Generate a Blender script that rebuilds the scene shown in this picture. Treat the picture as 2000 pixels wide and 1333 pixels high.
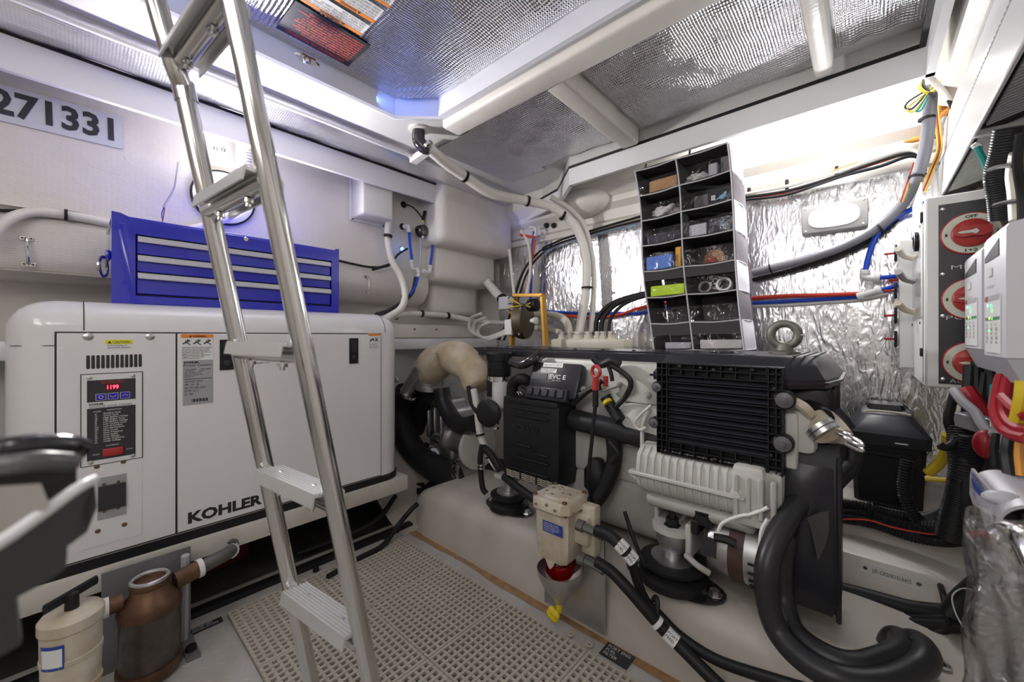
import bpy, bmesh, math, random
from mathutils import Vector, Matrix
V = Vector
random.seed(7)
for o in list(bpy.data.objects): bpy.data.objects.remove(o)
SC = bpy.context.scene
COL = SC.collection

# ---------------------------------------------------------------- camera, world, lights, exposure
CH = 0.92                                            # camera height above the sole
FWD = V((-0.6673, 0.7448, 0)); RGT = V((0.7448, 0.6673, 0)); UPV = V((0, 0, 1))
cam = bpy.data.cameras.new('camera'); cam_o = bpy.data.objects.new('camera', cam); COL.objects.link(cam_o)
cam_o.matrix_world = Matrix(((RGT.x, 0, -FWD.x, 0), (RGT.y, 0, -FWD.y, 0), (0, 1, 0, CH), (0, 0, 0, 1)))
cam.sensor_width = 36; cam.lens = 36 * 770 / 2000; cam.clip_start = 0.02
cam.shift_y = -(666.5 - 657) / 2000
cam.dof.use_dof = True; cam.dof.focus_distance = 1.25; cam.dof.aperture_fstop = 2.6
SC.camera = cam_o

def W(px, py, X=None, Y=None, Z=None, t=None):
    """point of the room seen at a photograph position, on the plane X=, Y= or Z= (or at forward distance t)"""
    u = (px - 1000) / 770; v = (657 - py) / 770
    d = V((-0.6673 + 0.7448 * u, 0.7448 + 0.6673 * u, v))
    if X is not None: t = X / d.x
    elif Y is not None: t = Y / d.y
    elif Z is not None: t = (Z - CH) / d.z
    return V((0, 0, CH)) + d * t

SC.view_settings.view_transform = 'Standard'; SC.view_settings.look = 'None'
SC.view_settings.gamma = 1; SC.view_settings.use_curve_mapping = False
SC.view_settings.exposure = 0.27
wd = bpy.data.worlds.new('world'); SC.world = wd; wd.use_nodes = True
wd.node_tree.nodes['Background'].inputs[0].default_value = (0.8, 0.85, 1, 1)
wd.node_tree.nodes['Background'].inputs[1].default_value = 0.3

def lamp(kind, loc, aim, power, color=(1, 1, 1), size=.2, size_y=None, shape='RECTANGLE'):
    l = bpy.data.lights.new('lamp', kind); l.energy = power; l.color = color
    if kind == 'AREA':
        l.shape = shape; l.size = size
        if size_y: l.size_y = size_y
    else: l.shadow_soft_size = size
    o = bpy.data.objects.new('lamp', l); COL.objects.link(o); o.location = loc
    o.rotation_euler = V(aim).to_track_quat('-Z', 'Y').to_euler()
    return o
lamp('AREA', (-0.20, -1.05, 1.62), (-.30, 1, -.10), 5.2, (1, .96, .93), .8, .4)      # three added fill lamps behind the camera, standing in for unseen fixtures
lamp('AREA', (-.75, -0.85, 1.79), (-.2, .35, -1), 1.6, (1, .98, .97), .5, .4)
lamp('AREA', (0.02, -0.35, 1.74), (-.4, .9, -.6), 2.2, (1, .98, .97), .4, .3)
lamp('AREA', W(437, 388, X=-1.985), (1, 0.1, .1), 15, (1, .97, .93), .12, shape='DISK')        # round bulkhead lamp
lamp('AREA', W(437, 388, X=-1.99), (-.5, 0.2, 1), .7, (1, .98, 1), .1, shape='DISK')
lamp('AREA', W(1628, 424, Y=2.034), (0, -1, 0), 3.6, (.97, .98, 1), .15, .076, 'ELLIPSE')                # oval lamp on the foil
lamp('AREA', W(1628, 385, Y=2.02), (0, .4, 1), .12, (.97, .98, 1), .12, .08)
lamp('AREA', (-0.15, 1.84, 1.80), (0, .5, -.6), 4, (1, .99, .98), .9, .1)               # strip light behind the fascia
lamp('POINT', W(787, 486, X=-1.98), (0, 0, -1), .06, (.1, .3, 1), .02)                    # small blue LED
lamp('POINT', W(1010, 440, Y=1.98), (0, 0, -1), .06, (.25, .3, 1), .02)
# ---------------------------------------------------------------- materials
MATS = {}
def mat(name, col, rough=.5, metal=0., bump=None, emit=0, coat=0, trans=0, alpha=1, spec=.5, vary=0, vscale=8, stain=None):
    """bump: list of (kind, scale, strength, distance [, stretch]) ; vary: mottling of the colour"""
    if name in MATS: return MATS[name]
    m = bpy.data.materials.new(name); m.use_nodes = True; nt = m.node_tree; N = nt.nodes; L = nt.links
    b = N['Principled BSDF']; c4 = (*col, 1)
    b.inputs['Base Color'].default_value = c4; b.inputs['Roughness'].default_value = rough
    b.inputs['Metallic'].default_value = metal; b.inputs['Coat Weight'].default_value = coat
    b.inputs['Transmission Weight'].default_value = trans; b.inputs['Alpha'].default_value = alpha
    b.inputs['Specular IOR Level'].default_value = spec
    if emit: b.inputs['Emission Color'].default_value = c4; b.inputs['Emission Strength'].default_value = emit
    tc = N.new('ShaderNodeTexCoord')
    geo = N.new('ShaderNodeNewGeometry')
    def pos(stretch, rz=0):
        mp = N.new('ShaderNodeMapping'); L.new(geo.outputs['Position'], mp.inputs[0])
        mp.inputs['Scale'].default_value = stretch; mp.inputs['Rotation'].default_value = (0, 0, rz); return mp.outputs[0]
    if vary:
        n = N.new('ShaderNodeTexNoise'); n.inputs['Scale'].default_value = vscale; n.inputs['Detail'].default_value = 6
        L.new(pos((1, 1, 1)), n.inputs['Vector'])
        r = N.new('ShaderNodeValToRGB'); L.new(n.outputs[0], r.inputs[0])
        r.color_ramp.elements[0].position = .35; r.color_ramp.elements[1].position = .68
        st = stain or tuple(c * (1 - vary) for c in col)
        r.color_ramp.elements[0].color = (*st, 1); r.color_ramp.elements[1].color = c4
        L.new(r.outputs[0], b.inputs['Base Color'])
    last = None
    for bp in (bump or []):
        kind, sc, strength, dist = bp[:4]; stretch = bp[4] if len(bp) > 4 else (1, 1, 1); rz = bp[5] if len(bp) > 5 else 0
        if kind == 'noise':
            n = N.new('ShaderNodeTexNoise'); n.inputs['Scale'].default_value = sc; n.inputs['Detail'].default_value = 4
            n.inputs['Distortion'].default_value = .4
        elif kind == 'crinkle':
            n = N.new('ShaderNodeTexNoise'); n.noise_type = 'RIDGED_MULTIFRACTAL'; n.inputs['Scale'].default_value = sc
            n.inputs['Detail'].default_value = 2; n.inputs['Distortion'].default_value = 1.6
        elif kind == 'vor':
            n = N.new('ShaderNodeTexVoronoi'); n.inputs['Scale'].default_value = sc; n.feature = 'DISTANCE_TO_EDGE'
        else:
            n = N.new('ShaderNodeTexWave'); n.inputs['Scale'].default_value = sc; n.bands_direction = kind[-1].upper()
            n.inputs['Distortion'].default_value = 0.6; n.inputs['Detail'].default_value = 1
        L.new(pos(stretch, rz), n.inputs['Vector'])
        bn = N.new('ShaderNodeBump'); bn.inputs['Strength'].default_value = strength; bn.inputs['Distance'].default_value = dist
        L.new(n.outputs[0], bn.inputs['Height'])
        if last: L.new(last, bn.inputs['Normal'])
        last = bn.outputs[0]
    if last: L.new(last, b.inputs['Normal'])
    MATS[name] = m; return m
GEL = mat('gelcoat', (.77, .735, .685), .42, bump=[('noise', 14, .35, .006), ('noise', 90, .2, .001)], vary=.06)
ROV = mat('woven_gelcoat', (.78, .74, .685), .38, bump=[('noise', 16, .5, .006), ('wavez', 42, .35, .0012), ('wavey', 20, .12, .001)], vary=.07, vscale=5)
SOLE = mat('stringer_gelcoat', (.56, .52, .465), .5, bump=[('noise', 30, .3, .003)], vary=.16, vscale=6, stain=(.48, .44, .385))
GRY = mat('deck_grey', (.60, .595, .58), .4, bump=[('noise', 60, .15, .001)])
FAS = mat('fascia_paint', (.76, .76, .775), .3, bump=[('noise', 10, .1, .002)])
PAINT = mat('white_enamel', (.80, .79, .80), .16, coat=.5)
BASEW = mat('cream_plank', (.66, .63, .57), .5, vary=.15, bump=[('noise', 40, .3, .002)])
FOILC = mat('ceiling_foil', (.74, .74, .76), .17, 1, bump=[('noise', 6, .6, .022), ('wavex', 38, .8, .0018), ('wavey', 26, .6, .0020), ('noise', 60, .5, .003)])
FOILW = mat('quilted_foil', (.86, .86, .88), .24, 1, bump=[('noise', 4, .35, .012), ('crinkle', 9, .55, .006, (2.6, 1, .8), .0), ('crinkle', 26, .55, .003, (1.8, 1, .6)), ('noise', 70, .3, .0015)])
FOILS = mat('beam_foil', (.84, .84, .86), .28, 1, bump=[('noise', 12, .5, .006), ('wavex', 38, .4, .001), ('wavey', 38, .3, .001)])
STEEL = mat('polished_steel', (.72, .71, .70), .13, 1, bump=[('noise', 25, .06, .001)])
BRUSH = mat('brushed_steel', (.62, .62, .62), .33, 1, bump=[('noise', 90, .2, .0006)])
ALU = mat('cast_aluminium', (.55, .55, .56), .42, 1, bump=[('noise', 70, .3, .001)])
TREAD = mat('tread_aluminium', (.80, .80, .79), .38, .6)
BLK = mat('black_plastic', (.014, .014, .016), .45, spec=.3, bump=[('noise', 220, .25, .0006)])
SATIN = mat('satin_black_plastic', (.024, .024, .030), .32, spec=.35, bump=[('noise', 300, .15, .0004)])
RUB = mat('black_rubber', (.013, .013, .014), .5, spec=.3, bump=[('noise', 60, .12, .001)])
RUBG = mat('hose_rubber', (.020, .020, .023), .36, spec=.4, bump=[('noise', 30, .1, .001)])
EXH = mat('exhaust_hose', (.016, .016, .017), .6, spec=.3, bump=[('wavez', 60, .35, .001)])
ENG = mat('engine_paint', (.46, .46, .43), .42, bump=[('noise', 40, .35, .002)], vary=.12, vscale=12)
ENGL = mat('engine_paint_light', (.58, .58, .55), .4, vary=.1, vscale=14)
BLUE = mat('blue_enamel', (.012, .018, .50), .16, coat=.6, bump=[('noise', 220, .1, .0006)])
ALB = mat('drawer_trim', (.66, .66, .70), .3, .5)
WHT = mat('white_plastic', (.80, .80, .78), .35)
CREAM = mat('cream_plastic', (.72, .67, .56), .45, vary=.08)
HOSEW = mat('white_hose', (.76, .73, .68), .35)
HOSEG = mat('grey_conduit', (.22, .22, .25), .4)
GREYP = mat('grey_plastic', (.45, .45, .48), .45)
CHG = mat('charger_grey', (.62, .61, .65), .42, bump=[('noise', 120, .15, .0006)])
CHGD = mat('charger_dark_grey', (.38, .38, .42), .45)
REDH = mat('red_tubing', (.62, .05, .02), .35)
BLUH = mat('blue_tubing', (.01, .07, .55), .3)
RED = mat('red_plastic', (.42, .03, .03), .35)
REDC = mat('red_cable', (.34, .010, .022), .35)
YEL = mat('yellow_plastic', (.75, .58, .02), .4)
YELC = mat('yellow_cable', (.68, .50, .03), .4)
GRNC = mat('green_cable', (.0, .25, .22), .4)
ORG = mat('orange_cable', (.70, .30, .05), .5)
FOAM = mat('orange_foam', (.75, .33, .08), .8, vary=.4, vscale=40, bump=[('noise', 40, 1, .01)])
WOOD = mat('bare_plywood_edge', (.42, .24, .11), .65, vary=.35, vscale=30)
PANEL = mat('black_panel', (.03, .03, .036), .38, bump=[('noise', 250, .1, .0003)])
INK = mat('black_ink', (.02, .02, .02), .5)
WINK = mat('white_ink', (.75, .75, .75), .5)
RINK = mat('red_ink', (.75, .08, .05), .5)
PAPER = mat('white_label', (.80, .80, .80), .45)
SIGNP = mat('sign_sheet', (.66, .67, .72), .4)
SILV = mat('silver_label', (.42, .42, .45), .4, .3)
ORGL = mat('orange_label', (.85, .25, .02), .45)
YELL = mat('yellow_label', (.80, .75, .03), .45)
BLUL = mat('blue_label', (.02, .06, .35), .4)
FAB = mat('charcoal_fabric', (.050, .046, .050), .9, bump=[('noise', 300, .4, .001)])
FABG = mat('taupe_fabric', (.17, .15, .165), .9, bump=[('noise', 40, .5, .004)])
FABW = mat('white_fabric', (.72, .71, .76), .8, bump=[('noise', 14, .5, .006)])
TRIM = mat('fabric_binding', (.52, .51, .53), .7)
CARD = mat('cardboard', (.40, .22, .10), .8)
RAG = mat('rag_cotton', (.62, .59, .58), .9, bump=[('noise', 60, .6, .004)])
GLOW = mat('lamp_lens', (1, 1, 1), .4, emit=9)
LEDR = mat('red_digit', (1, .05, .09), .4, emit=3.2)
LEDG = mat('green_led', (.05, 1, .1), .4, emit=3)
LEDO = mat('amber_led', (1, .5, .05), .4, emit=3)
LEDB = mat('blue_led', (.1, .2, 1), .4, emit=5)
BUTT = mat('blue_button', (.03, .015, .45), .35)
SCRD = mat('red_display_window', (.16, 0, .01), .2)
BRONZE = mat('bronze_casting', (.20, .105, .06), .45, .5, vary=.35, vscale=20, bump=[('noise', 60, .4, .002)])
BRASSY = mat('ochre_bracket', (.60, .32, .05), .4, .4)
LAG = mat('lagging_cloth', (.64, .57, .45), .85, vary=.35, vscale=11, stain=(.47, .37, .23), bump=[('noise', 10, .5, .012), ('noise', 140, .3, .001)])
CANV = mat('aged_cream_enamel', (.66, .61, .52), .4, vary=.12, vscale=20, stain=(.50, .42, .30), bump=[('noise', 50, .2, .001)])
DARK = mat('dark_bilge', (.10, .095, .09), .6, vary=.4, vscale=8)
RUST = mat('rusty_bolt', (.20, .12, .08), .5, .6)
DFLOOR = mat('tread_plate_paint', (.52, .51, .49), .42, vary=.14, vscale=7, stain=(.42, .40, .36))
MATP = mat('mat_plastic', (.52, .475, .405), .55, vary=.10, vscale=6)
BLKG = mat('gloss_black', (.02, .02, .024), .12, coat=.3)
EYE = mat('worn_eye_steel', (.24, .24, .21), .5, .5, vary=.3, vscale=50)
def film(name, col, glossy=.25, rough=.08):
    m = bpy.data.materials.new(name); m.use_nodes = True; nt = m.node_tree; N = nt.nodes; L = nt.links
    N.remove(N['Principled BSDF']); out = N['Material Output']
    a = N.new('ShaderNodeBsdfTransparent'); a.inputs[0].default_value = (*col, 1)
    g = N.new('ShaderNodeBsdfGlossy'); g.inputs[1].default_value = rough; g.inputs[0].default_value = (1, 1, 1, 1)
    n = N.new('ShaderNodeTexNoise'); n.inputs['Scale'].default_value = 25; n.inputs['Distortion'].default_value = 1.5
    geo = N.new('ShaderNodeNewGeometry'); L.new(geo.outputs['Position'], n.inputs[0])
    b = N.new('ShaderNodeBump'); b.inputs['Strength'].default_value = .6; b.inputs['Distance'].default_value = .01
    L.new(n.outputs[0], b.inputs['Height']); L.new(b.outputs[0], g.inputs['Normal'])
    x = N.new('ShaderNodeMixShader'); x.inputs[0].default_value = glossy
    L.new(a.outputs[0], x.inputs[1]); L.new(g.outputs[0], x.inputs[2]); L.new(x.outputs[0], out.inputs[0]); return m
VINYL = film('clear_vinyl', (.96, .96, .97), .045)
WRAP = film('plastic_wrap', (.82, .82, .84), .42, .22)
REDB = film('red_bowl_plastic', (.85, .06, .04), .06)
SMOKE = film('smoked_plastic', (.20, .19, .17), .1)

# ---------------------------------------------------------------- mesh builders
def smooth_path(pts, n=6):
    pts = [V(p) for p in pts]
    if len(pts) < 3: return pts
    P = [pts[0] * 2 - pts[1]] + pts + [pts[-1] * 2 - pts[-2]]; out = []
    for i in range(1, len(P) - 2):
        a, b, c, d = P[i - 1:i + 3]
        for k in range(n):
            s = k / n
            out.append(.5 * ((2 * b) + (c - a) * s + (2 * a - 5 * b + 4 * c - d) * s * s + (3 * b - a - 3 * c + d) * s ** 3))
    out.append(pts[-1]); return out
def frame_of(d):
    d = d.normalized(); h = V((0, 0, 1)) if abs(d.z) < .9 else V((1, 0, 0))
    u = d.cross(h).normalized(); return u, u.cross(d).normalized()
class MB:
    def __init__(s): s.v = []; s.f = []
    def add(s, vs, fs):
        k = len(s.v); s.v += [V(v) for v in vs]; s.f += [tuple(i + k for i in f) for f in fs]; return s
    def box(s, lo, hi, bev=0, seg=2):
        lo = V(lo); hi = V(hi)
        for i in range(3):
            if lo[i] > hi[i]: lo[i], hi[i] = hi[i], lo[i]
        c = (lo + hi) / 2
        return s.obox(c, (hi.x - lo.x, 0, 0), (0, hi.y - lo.y, 0), (0, 0, hi.z - lo.z), bev, seg)
    def obox(s, c, a, b, d, bev=0, seg=2):
        """box round centre c with full edge vectors a, b, d"""
        c, a, b, d = V(c), V(a) / 2, V(b) / 2, V(d) / 2
        vs = [c + a * i + b * j + d * k for i in (-1, 1) for j in (-1, 1) for k in (-1, 1)]
        fs = [(0, 1, 3, 2), (4, 6, 7, 5), (0, 4, 5, 1), (2, 3, 7, 6), (0, 2, 6, 4), (1, 5, 7, 3)]
        if bev <= 0: return s.add(vs, fs)
        bm = bmesh.new(); bv = [bm.verts.new(v) for v in vs]
        for f in fs: bm.faces.new([bv[i] for i in f])
        bmesh.ops.bevel(bm, geom=bm.edges[:], offset=bev, segments=seg, profile=.5, affect='EDGES')
        bm.verts.index_update(); s.add([v.co.copy() for v in bm.verts], [tuple(v.index for v in f.verts) for f in bm.faces]); bm.free(); return s
    def ring(s, rings, closed=True, caps=True):
        n = len(rings[0]); k = len(s.v)
        for r in rings: s.v += [V(p) for p in r]
        m = n if closed else n - 1
        for i in range(len(rings) - 1):
            for j in range(m):
                a = k + i * n + j; b = k + i * n + (j + 1) % n; s.f.append((a, b, b + n, a + n))
        if caps:
            s.f.append(tuple(k + j for j in range(n))[::-1]); s.f.append(tuple(k + (len(rings) - 1) * n + j for j in range(n)))
        return s
    def cyl(s, p0, p1, r, r2=None, seg=16, caps=True):
        p0 = V(p0); p1 = V(p1); u, w = frame_of(p1 - p0); r2 = r if r2 is None else r2
        R = [[p + (u * math.cos(a) + w * math.sin(a)) * q for a in [2 * math.pi * j / seg for j in range(seg)]] for p, q in ((p0, r), (p1, r2))]
        return s.ring(R, caps=caps)
    def lathe(s, base, axis, prof, seg=20, caps=True):
        """prof: list of (radius, height along axis)"""
        base = V(base); ax = V(axis).normalized(); u, w = frame_of(ax)
        R = [[base + ax * h + (u * math.cos(a) + w * math.sin(a)) * max(r, 1e-4) for a in [2 * math.pi * j / seg for j in range(seg)]] for r, h in prof]
        return s.ring(R, caps=caps)
    def tube(s, pts, r, seg=8, n=6, rib=0, ribamp=.12, flat=1):
        P = smooth_path(pts, n)
        if rib:
            Q = [P[0]]; 
            for a, b in zip(P, P[1:]):
                k = max(1, int((b - a).length / (rib / 2) + .5))
                for i in range(1, k + 1): Q.append(a.lerp(b, i / k))
            P = Q
        rr = r if callable(r) else (lambda q: r)
        prev = None; R = []
        for i, p in enumerate(P):
            d = (P[min(i + 1, len(P) - 1)] - P[max(i - 1, 0)])
            if d.length < 1e-9: d = V((0, 0, 1))
            d.normalize()
            if prev is None: u = frame_of(d)[0]
            else: u = (prev - d * prev.dot(d)); u = u.normalized() if u.length > 1e-6 else frame_of(d)[0]
            w = d.cross(u)
            prev = u; q = rr(i / max(1, len(P) - 1))
            if rib and i % 2: q *= 1 - ribamp
            R.append([p + u * math.cos(a) * q + w * math.sin(a) * q * flat for a in [2 * math.pi * j / seg for j in range(seg)]])
        return s.ring(R)
    def torus(s, c, ax, R, r, seg=24, rs=8, a0=0, a1=2 * math.pi):
        c = V(c); u, w = frame_of(V(ax)); full = abs(a1 - a0 - 2 * math.pi) < 1e-6
        P = [c + (u * math.cos(a) + w * math.sin(a)) * R for a in [a0 + (a1 - a0) * j / seg for j in range(seg + 1)]]
        return s.tube(P, r, rs, 1)
    def prism(s, poly, ext):
        """polygon of 3-D points pushed along ext"""
        e = V(ext); n = len(poly); k = len(s.v); s.v += [V(p) for p in poly] + [V(p) + e for p in poly]
        s.f.append(tuple(range(k, k + n))[::-1]); s.f.append(tuple(range(k + n, k + 2 * n)))
        for i in range(n): j = (i + 1) % n; s.f.append((k + i, k + j, k + n + j, k + n + i))
        return s
    def sphere(s, c, r, seg=12, rings=8, sc=(1, 1, 1), jit=0, seed=1):
        rnd = random.Random(seed); c = V(c); R = []
        for i in range(rings + 1):
            th = math.pi * i / rings; row = []
            for j in range(seg):
                a = 2 * math.pi * j / seg; q = r * (1 + (rnd.random() - .5) * jit)
                row.append(c + V((math.sin(th) * math.cos(a) * sc[0], math.sin(th) * math.sin(a) * sc[1], math.cos(th) * sc[2])) * q)
            if i in (0, rings): row = [c + V((0, 0, (1 if i == 0 else -1) * r * sc[2] + 0))] * seg; row = [p + V((1e-5 * math.cos(j), 1e-5 * math.sin(j), 0)) for j, p in enumerate(row)]
            R.append(row)
        return s.ring(R)
    def grid(s, fn, nu, nv):
        k = len(s.v)
        for i in range(nu + 1):
            for j in range(nv + 1): s.v.append(V(fn(i / nu, j / nv)))
        for i in range(nu):
            for j in range(nv): a = k + i * (nv + 1) + j; s.f.append((a, a + 1, a + nv + 2, a + nv + 1))
        return s
    def build(s, name, m, parent=None, ang=38, **kw):
        me = bpy.data.meshes.new(name)
        if parent is not None:
            org = world_loc(parent)
        else:
            lo = V([min(v[i] for v in s.v) for i in range(3)]); hi = V([max(v[i] for v in s.v) for i in range(3)])
            org = V(((lo.x + hi.x) / 2, (lo.y + hi.y) / 2, lo.z))
        me.from_pydata([tuple(v - org) for v in s.v], [], s.f); me.materials.append(m)
        bm = bmesh.new(); bm.from_mesh(me); bmesh.ops.remove_doubles(bm, verts=bm.verts, dist=1e-6)
        bmesh.ops.recalc_face_normals(bm, faces=bm.faces); bm.to_mesh(me); bm.free()
        for p in me.polygons: p.use_smooth = True
        me.set_sharp_from_angle(angle=math.radians(ang))
        o = bpy.data.objects.new(name, me); COL.objects.link(o)
        if parent is not None: o.parent = parent
        else: o.location = org
        for k_, x in kw.items(): o[k_] = x
        return o
def world_loc(o):
    p = V(o.location)
    while o.parent: o = o.parent; p += V(o.location)
    return p
def thing(name, loc, label, cat, group=None, kind=None):
    o = bpy.data.objects.new(name, None); o.empty_display_size = .05; COL.objects.link(o); o.location = V(loc)
    o['label'] = label; o['category'] = cat
    if group: o['group'] = group
    return o
def tagd(label, cat, group=None):
    d = dict(label=label, category=cat)
    if group: d['group'] = group
    return d
def text(s, org, ux, uy, size, m, parent, name='lettering', align='LEFT', depth=.0006, sx=1, bold=0, **kw):
    """flat lettering whose baseline starts at org and runs along ux"""
    ux = V(ux).normalized(); uy = V(uy).normalized(); nz = ux.cross(uy)
    cu = bpy.data.curves.new('t', 'FONT'); cu.body = s; cu.size = size; cu.align_x = align; cu.extrude = depth; cu.offset = bold
    cu.resolution_u = 2; cu.space_line = kw.pop('line', 1.0)
    to = bpy.data.objects.new('t', cu); COL.objects.link(to)
    dg = bpy.context.evaluated_depsgraph_get(); me = bpy.data.meshes.new_from_object(to.evaluated_get(dg))
    bpy.data.objects.remove(to); bpy.data.curves.remove(cu)
    M = Matrix((( ux.x*sx, uy.x, nz.x, 0), (ux.y*sx, uy.y, nz.y, 0), (ux.z*sx, uy.z, nz.z, 0), (0, 0, 0, 1)))
    me.transform(M); me.materials.clear(); me.materials.append(m)
    o = bpy.data.objects.new(name, me); COL.objects.link(o); o.parent = parent; o.location = V(org) - world_loc(parent)
    for k_, x in kw.items(): o[k_] = x
    return o
def copy_tree(o, parent=None):
    c = o.copy(); COL.objects.link(c)
    if parent: c.parent = parent
    for ch in list(o.children): copy_tree(ch, c)
    return c
def S(name, mb, m, **kw): return mb.build(name, m, None, kind='structure', **kw)
def hose(name, pts, r, m, label, cat='hose', **kw):
    g = kw.pop('group', None)
    return MB().tube(pts, r, **kw).build(name, m, None, **tagd(label, cat, g))
def bolt(parent, p, n, r, m=BRUSH, name='bolt', h=.006):
    return MB().lathe(p, n, [(r, 0), (r, h * .6), (r * .55, h * .6), (r * .55, h), (0, h)], 8).build(name, m, parent)
def label(s, org, ux, uy, w, h, m, parent, name='lettering', depth=.0005, bold=0, line=1.0, **kw):
    """lettering fitted into a w x h box whose lower left corner is org"""
    o = text(s, (0, 0, 0), (1, 0, 0), (0, 1, 0), 1, m, parent, name, depth=0, bold=bold, line=line, **kw)
    me = o.data; xs = [v.co.x for v in me.vertices]; ys = [v.co.y for v in me.vertices]
    x0, x1, y0, y1 = min(xs), max(xs), min(ys), max(ys); ux = V(ux).normalized(); uy = V(uy).normalized(); nz = ux.cross(uy)
    for v in me.vertices:
        v.co = ux * ((v.co.x - x0) / (x1 - x0) * w) + uy * ((v.co.y - y0) / (y1 - y0) * h) + nz * depth
    o.location = V(org) - world_loc(parent); return o
def plate(name, org, ux, uy, w, h, m, parent, th=.0012, **kw):
    ux = V(ux).normalized(); uy = V(uy).normalized(); nz = ux.cross(uy)
    o = V(org); return MB().prism([o, o + ux * w, o + ux * w + uy * h, o + uy * h], nz * th).build(name, m, parent, **kw)
def clampring(name, p, d, r, m, parent=None, w=.004, th=.003, **kw):
    p = V(p); d = V(d).normalized(); u, q = frame_of(d)
    return MB().lathe(p - d * w, d, [(r, 0), (r + th, 0), (r + th, 2 * w), (r, 2 * w)], 14).build(name, m, parent, **kw)
PX = ((0, 1, 0), (0, 0, 1))          # faces +X
NY = ((1, 0, 0), (0, 0, 1))          # faces -Y
NX = ((0, -1, 0), (0, 0, 1))         # faces -X
# ---------------------------------------------------------------- the setting
XL, YF, XR, YB, ZC = -2.05, 2.10, 0.56, -1.55, 1.84
S('floor', MB().box((-1.72, YB, -.03), (XR, 1.12, 0)), DFLOOR)
tm = MB()
for i in range(74):
    for j in range(34):
        x = -1.70 + i * .032 + (j % 2) * .016; y = -.06 + j * .034
        if -1.55 < x < .34 and .345 < y < .99: continue
        if y < .3 and x > -.85: continue
        a = math.radians(45 if (i + j) % 2 else -45); d = V((math.cos(a), math.sin(a), 0)); n = V((-d.y, d.x, 0)); c = V((x, y, .0))
        tm.add([c - d * .012, c + n * .003, c + d * .012, c - n * .003, c + V((0, 0, .0016))], [(0, 1, 4), (1, 2, 4), (2, 3, 4), (3, 0, 4)])
fl = bpy.data.objects['floor']
tm.build('tread_pattern', DFLOOR, fl, kind='stuff')
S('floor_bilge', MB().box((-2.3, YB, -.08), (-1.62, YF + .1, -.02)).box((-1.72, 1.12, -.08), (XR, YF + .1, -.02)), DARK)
# bulkhead (left wall): sheet that curves under at its foot
def wall_sec(y0, y1, xs, zb, n=8):
    m = MB(); prof = [(xs, 1.86), (xs, 1.45), (xs, zb + .12)] + [(xs - .13 + .13 * math.cos(a), zb + .12 - .12 * math.sin(a)) for a in [math.pi / 2 * k / n for k in range(1, n + 1)]] + [(XL - .25, zb)]
    poly = [V((x, y0, z)) for x, z in prof] + [V((XL - .25, y0, 1.86))]
    return m.prism(poly, (0, y1 - y0, 0))
wl = S('wall_left', wall_sec(YB, 1.50, XL, 1.115), ROV)
S('wall_left', MB().box((XL - .30, YB, -.05), (XL - .2, YF + .1, 1.86)), GEL)
# lower shoulder of the bulkhead behind the generator (slight step with its own bulge)
MB().box((XL - .02, -1.4, 1.13), (XL + .035, .35, 1.335), .05, 4).build('moulded_shoulder', ROV, wl)
b1 = MB().box((-2.3, 1.43, 1.47), (-1.84, 2.08, 1.86), .055, 4); b1.build('moulded_box', GEL, wl)
MB().box((-2.3, 1.49, 1.26), (-1.965, 2.03, 1.52), .05, 4).build('moulded_box', GEL, wl)
MB().box((-2.3, 1.56, 1.06), (-2.10, 1.98, 1.32), .05, 4).build('moulded_box', GEL, wl)
MB().box((-2.3, -.5, .84), (-2.02, 2.1, .905), .01).build('ledge', FAS, wl)
MB().box((-2.3, 1.0, .905), (-2.13, 2.0, 1.0), .02).build('ledge', GEL, wl)
MB().box((-2.27, YB, -.05), (-2.2, YF, .84)).build('lower_panel', GRY, wl)
# hull side (far wall)
wf = S('wall_far', MB().box((-2.35, YF + .012, -.05), (XR, YF + .06, 1.62)), GEL)
def foil(x0, x1, z0, z1, seed):
    rnd = random.Random(seed); ph = [(rnd.uniform(3, 22), rnd.uniform(3, 22), rnd.random() * 6.28, rnd.uniform(.2, 1)) for _ in range(14)]
    def fn(u, v):
        x = x0 + (x1 - x0) * u; z = z0 + (z1 - z0) * v
        h = sum(a * math.sin(kx * x + kz * z + p) for kx, kz, p, a in ph) / 14
        return (x, YF - .004 + .006 * h, z)
    return MB().grid(fn, 90, 60)
foil(-2.0, -.02, .36, 1.545, 3).build('foil_sheet', FOILW, wf, ang=180)
foil(-.02, XR, .36, 1.545, 5).build('foil_sheet', FOILW, wf, ang=180)
MB().box((-2.0, YF - .025, 1.545), (XR, YF + .02, 1.585), .006).build('foil_trim', GEL, wf)
# upper hull, stepped, rising behind the fascia
up = [(YF + .02, 1.58), (YF - .01, 1.60), (YF - .015, 1.655), (YF - .05, 1.685), (YF - .055, 1.715), (YF - .11, 1.765), (YF - .12, 1.90), (YF + .1, 1.90)]
S('wall_far', MB().prism([V((-2.05, y, z)) for y, z in up], (2.05 + XR, 0, 0)), GEL)
S('wall_right', MB().box((XR, YB, -.05), (XR + .05, YF, 1.9)), GEL)
S('wall_back', MB().box((XL - .3, YB - .05, -.05), (XR, YB, 1.9)), GEL)
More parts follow.
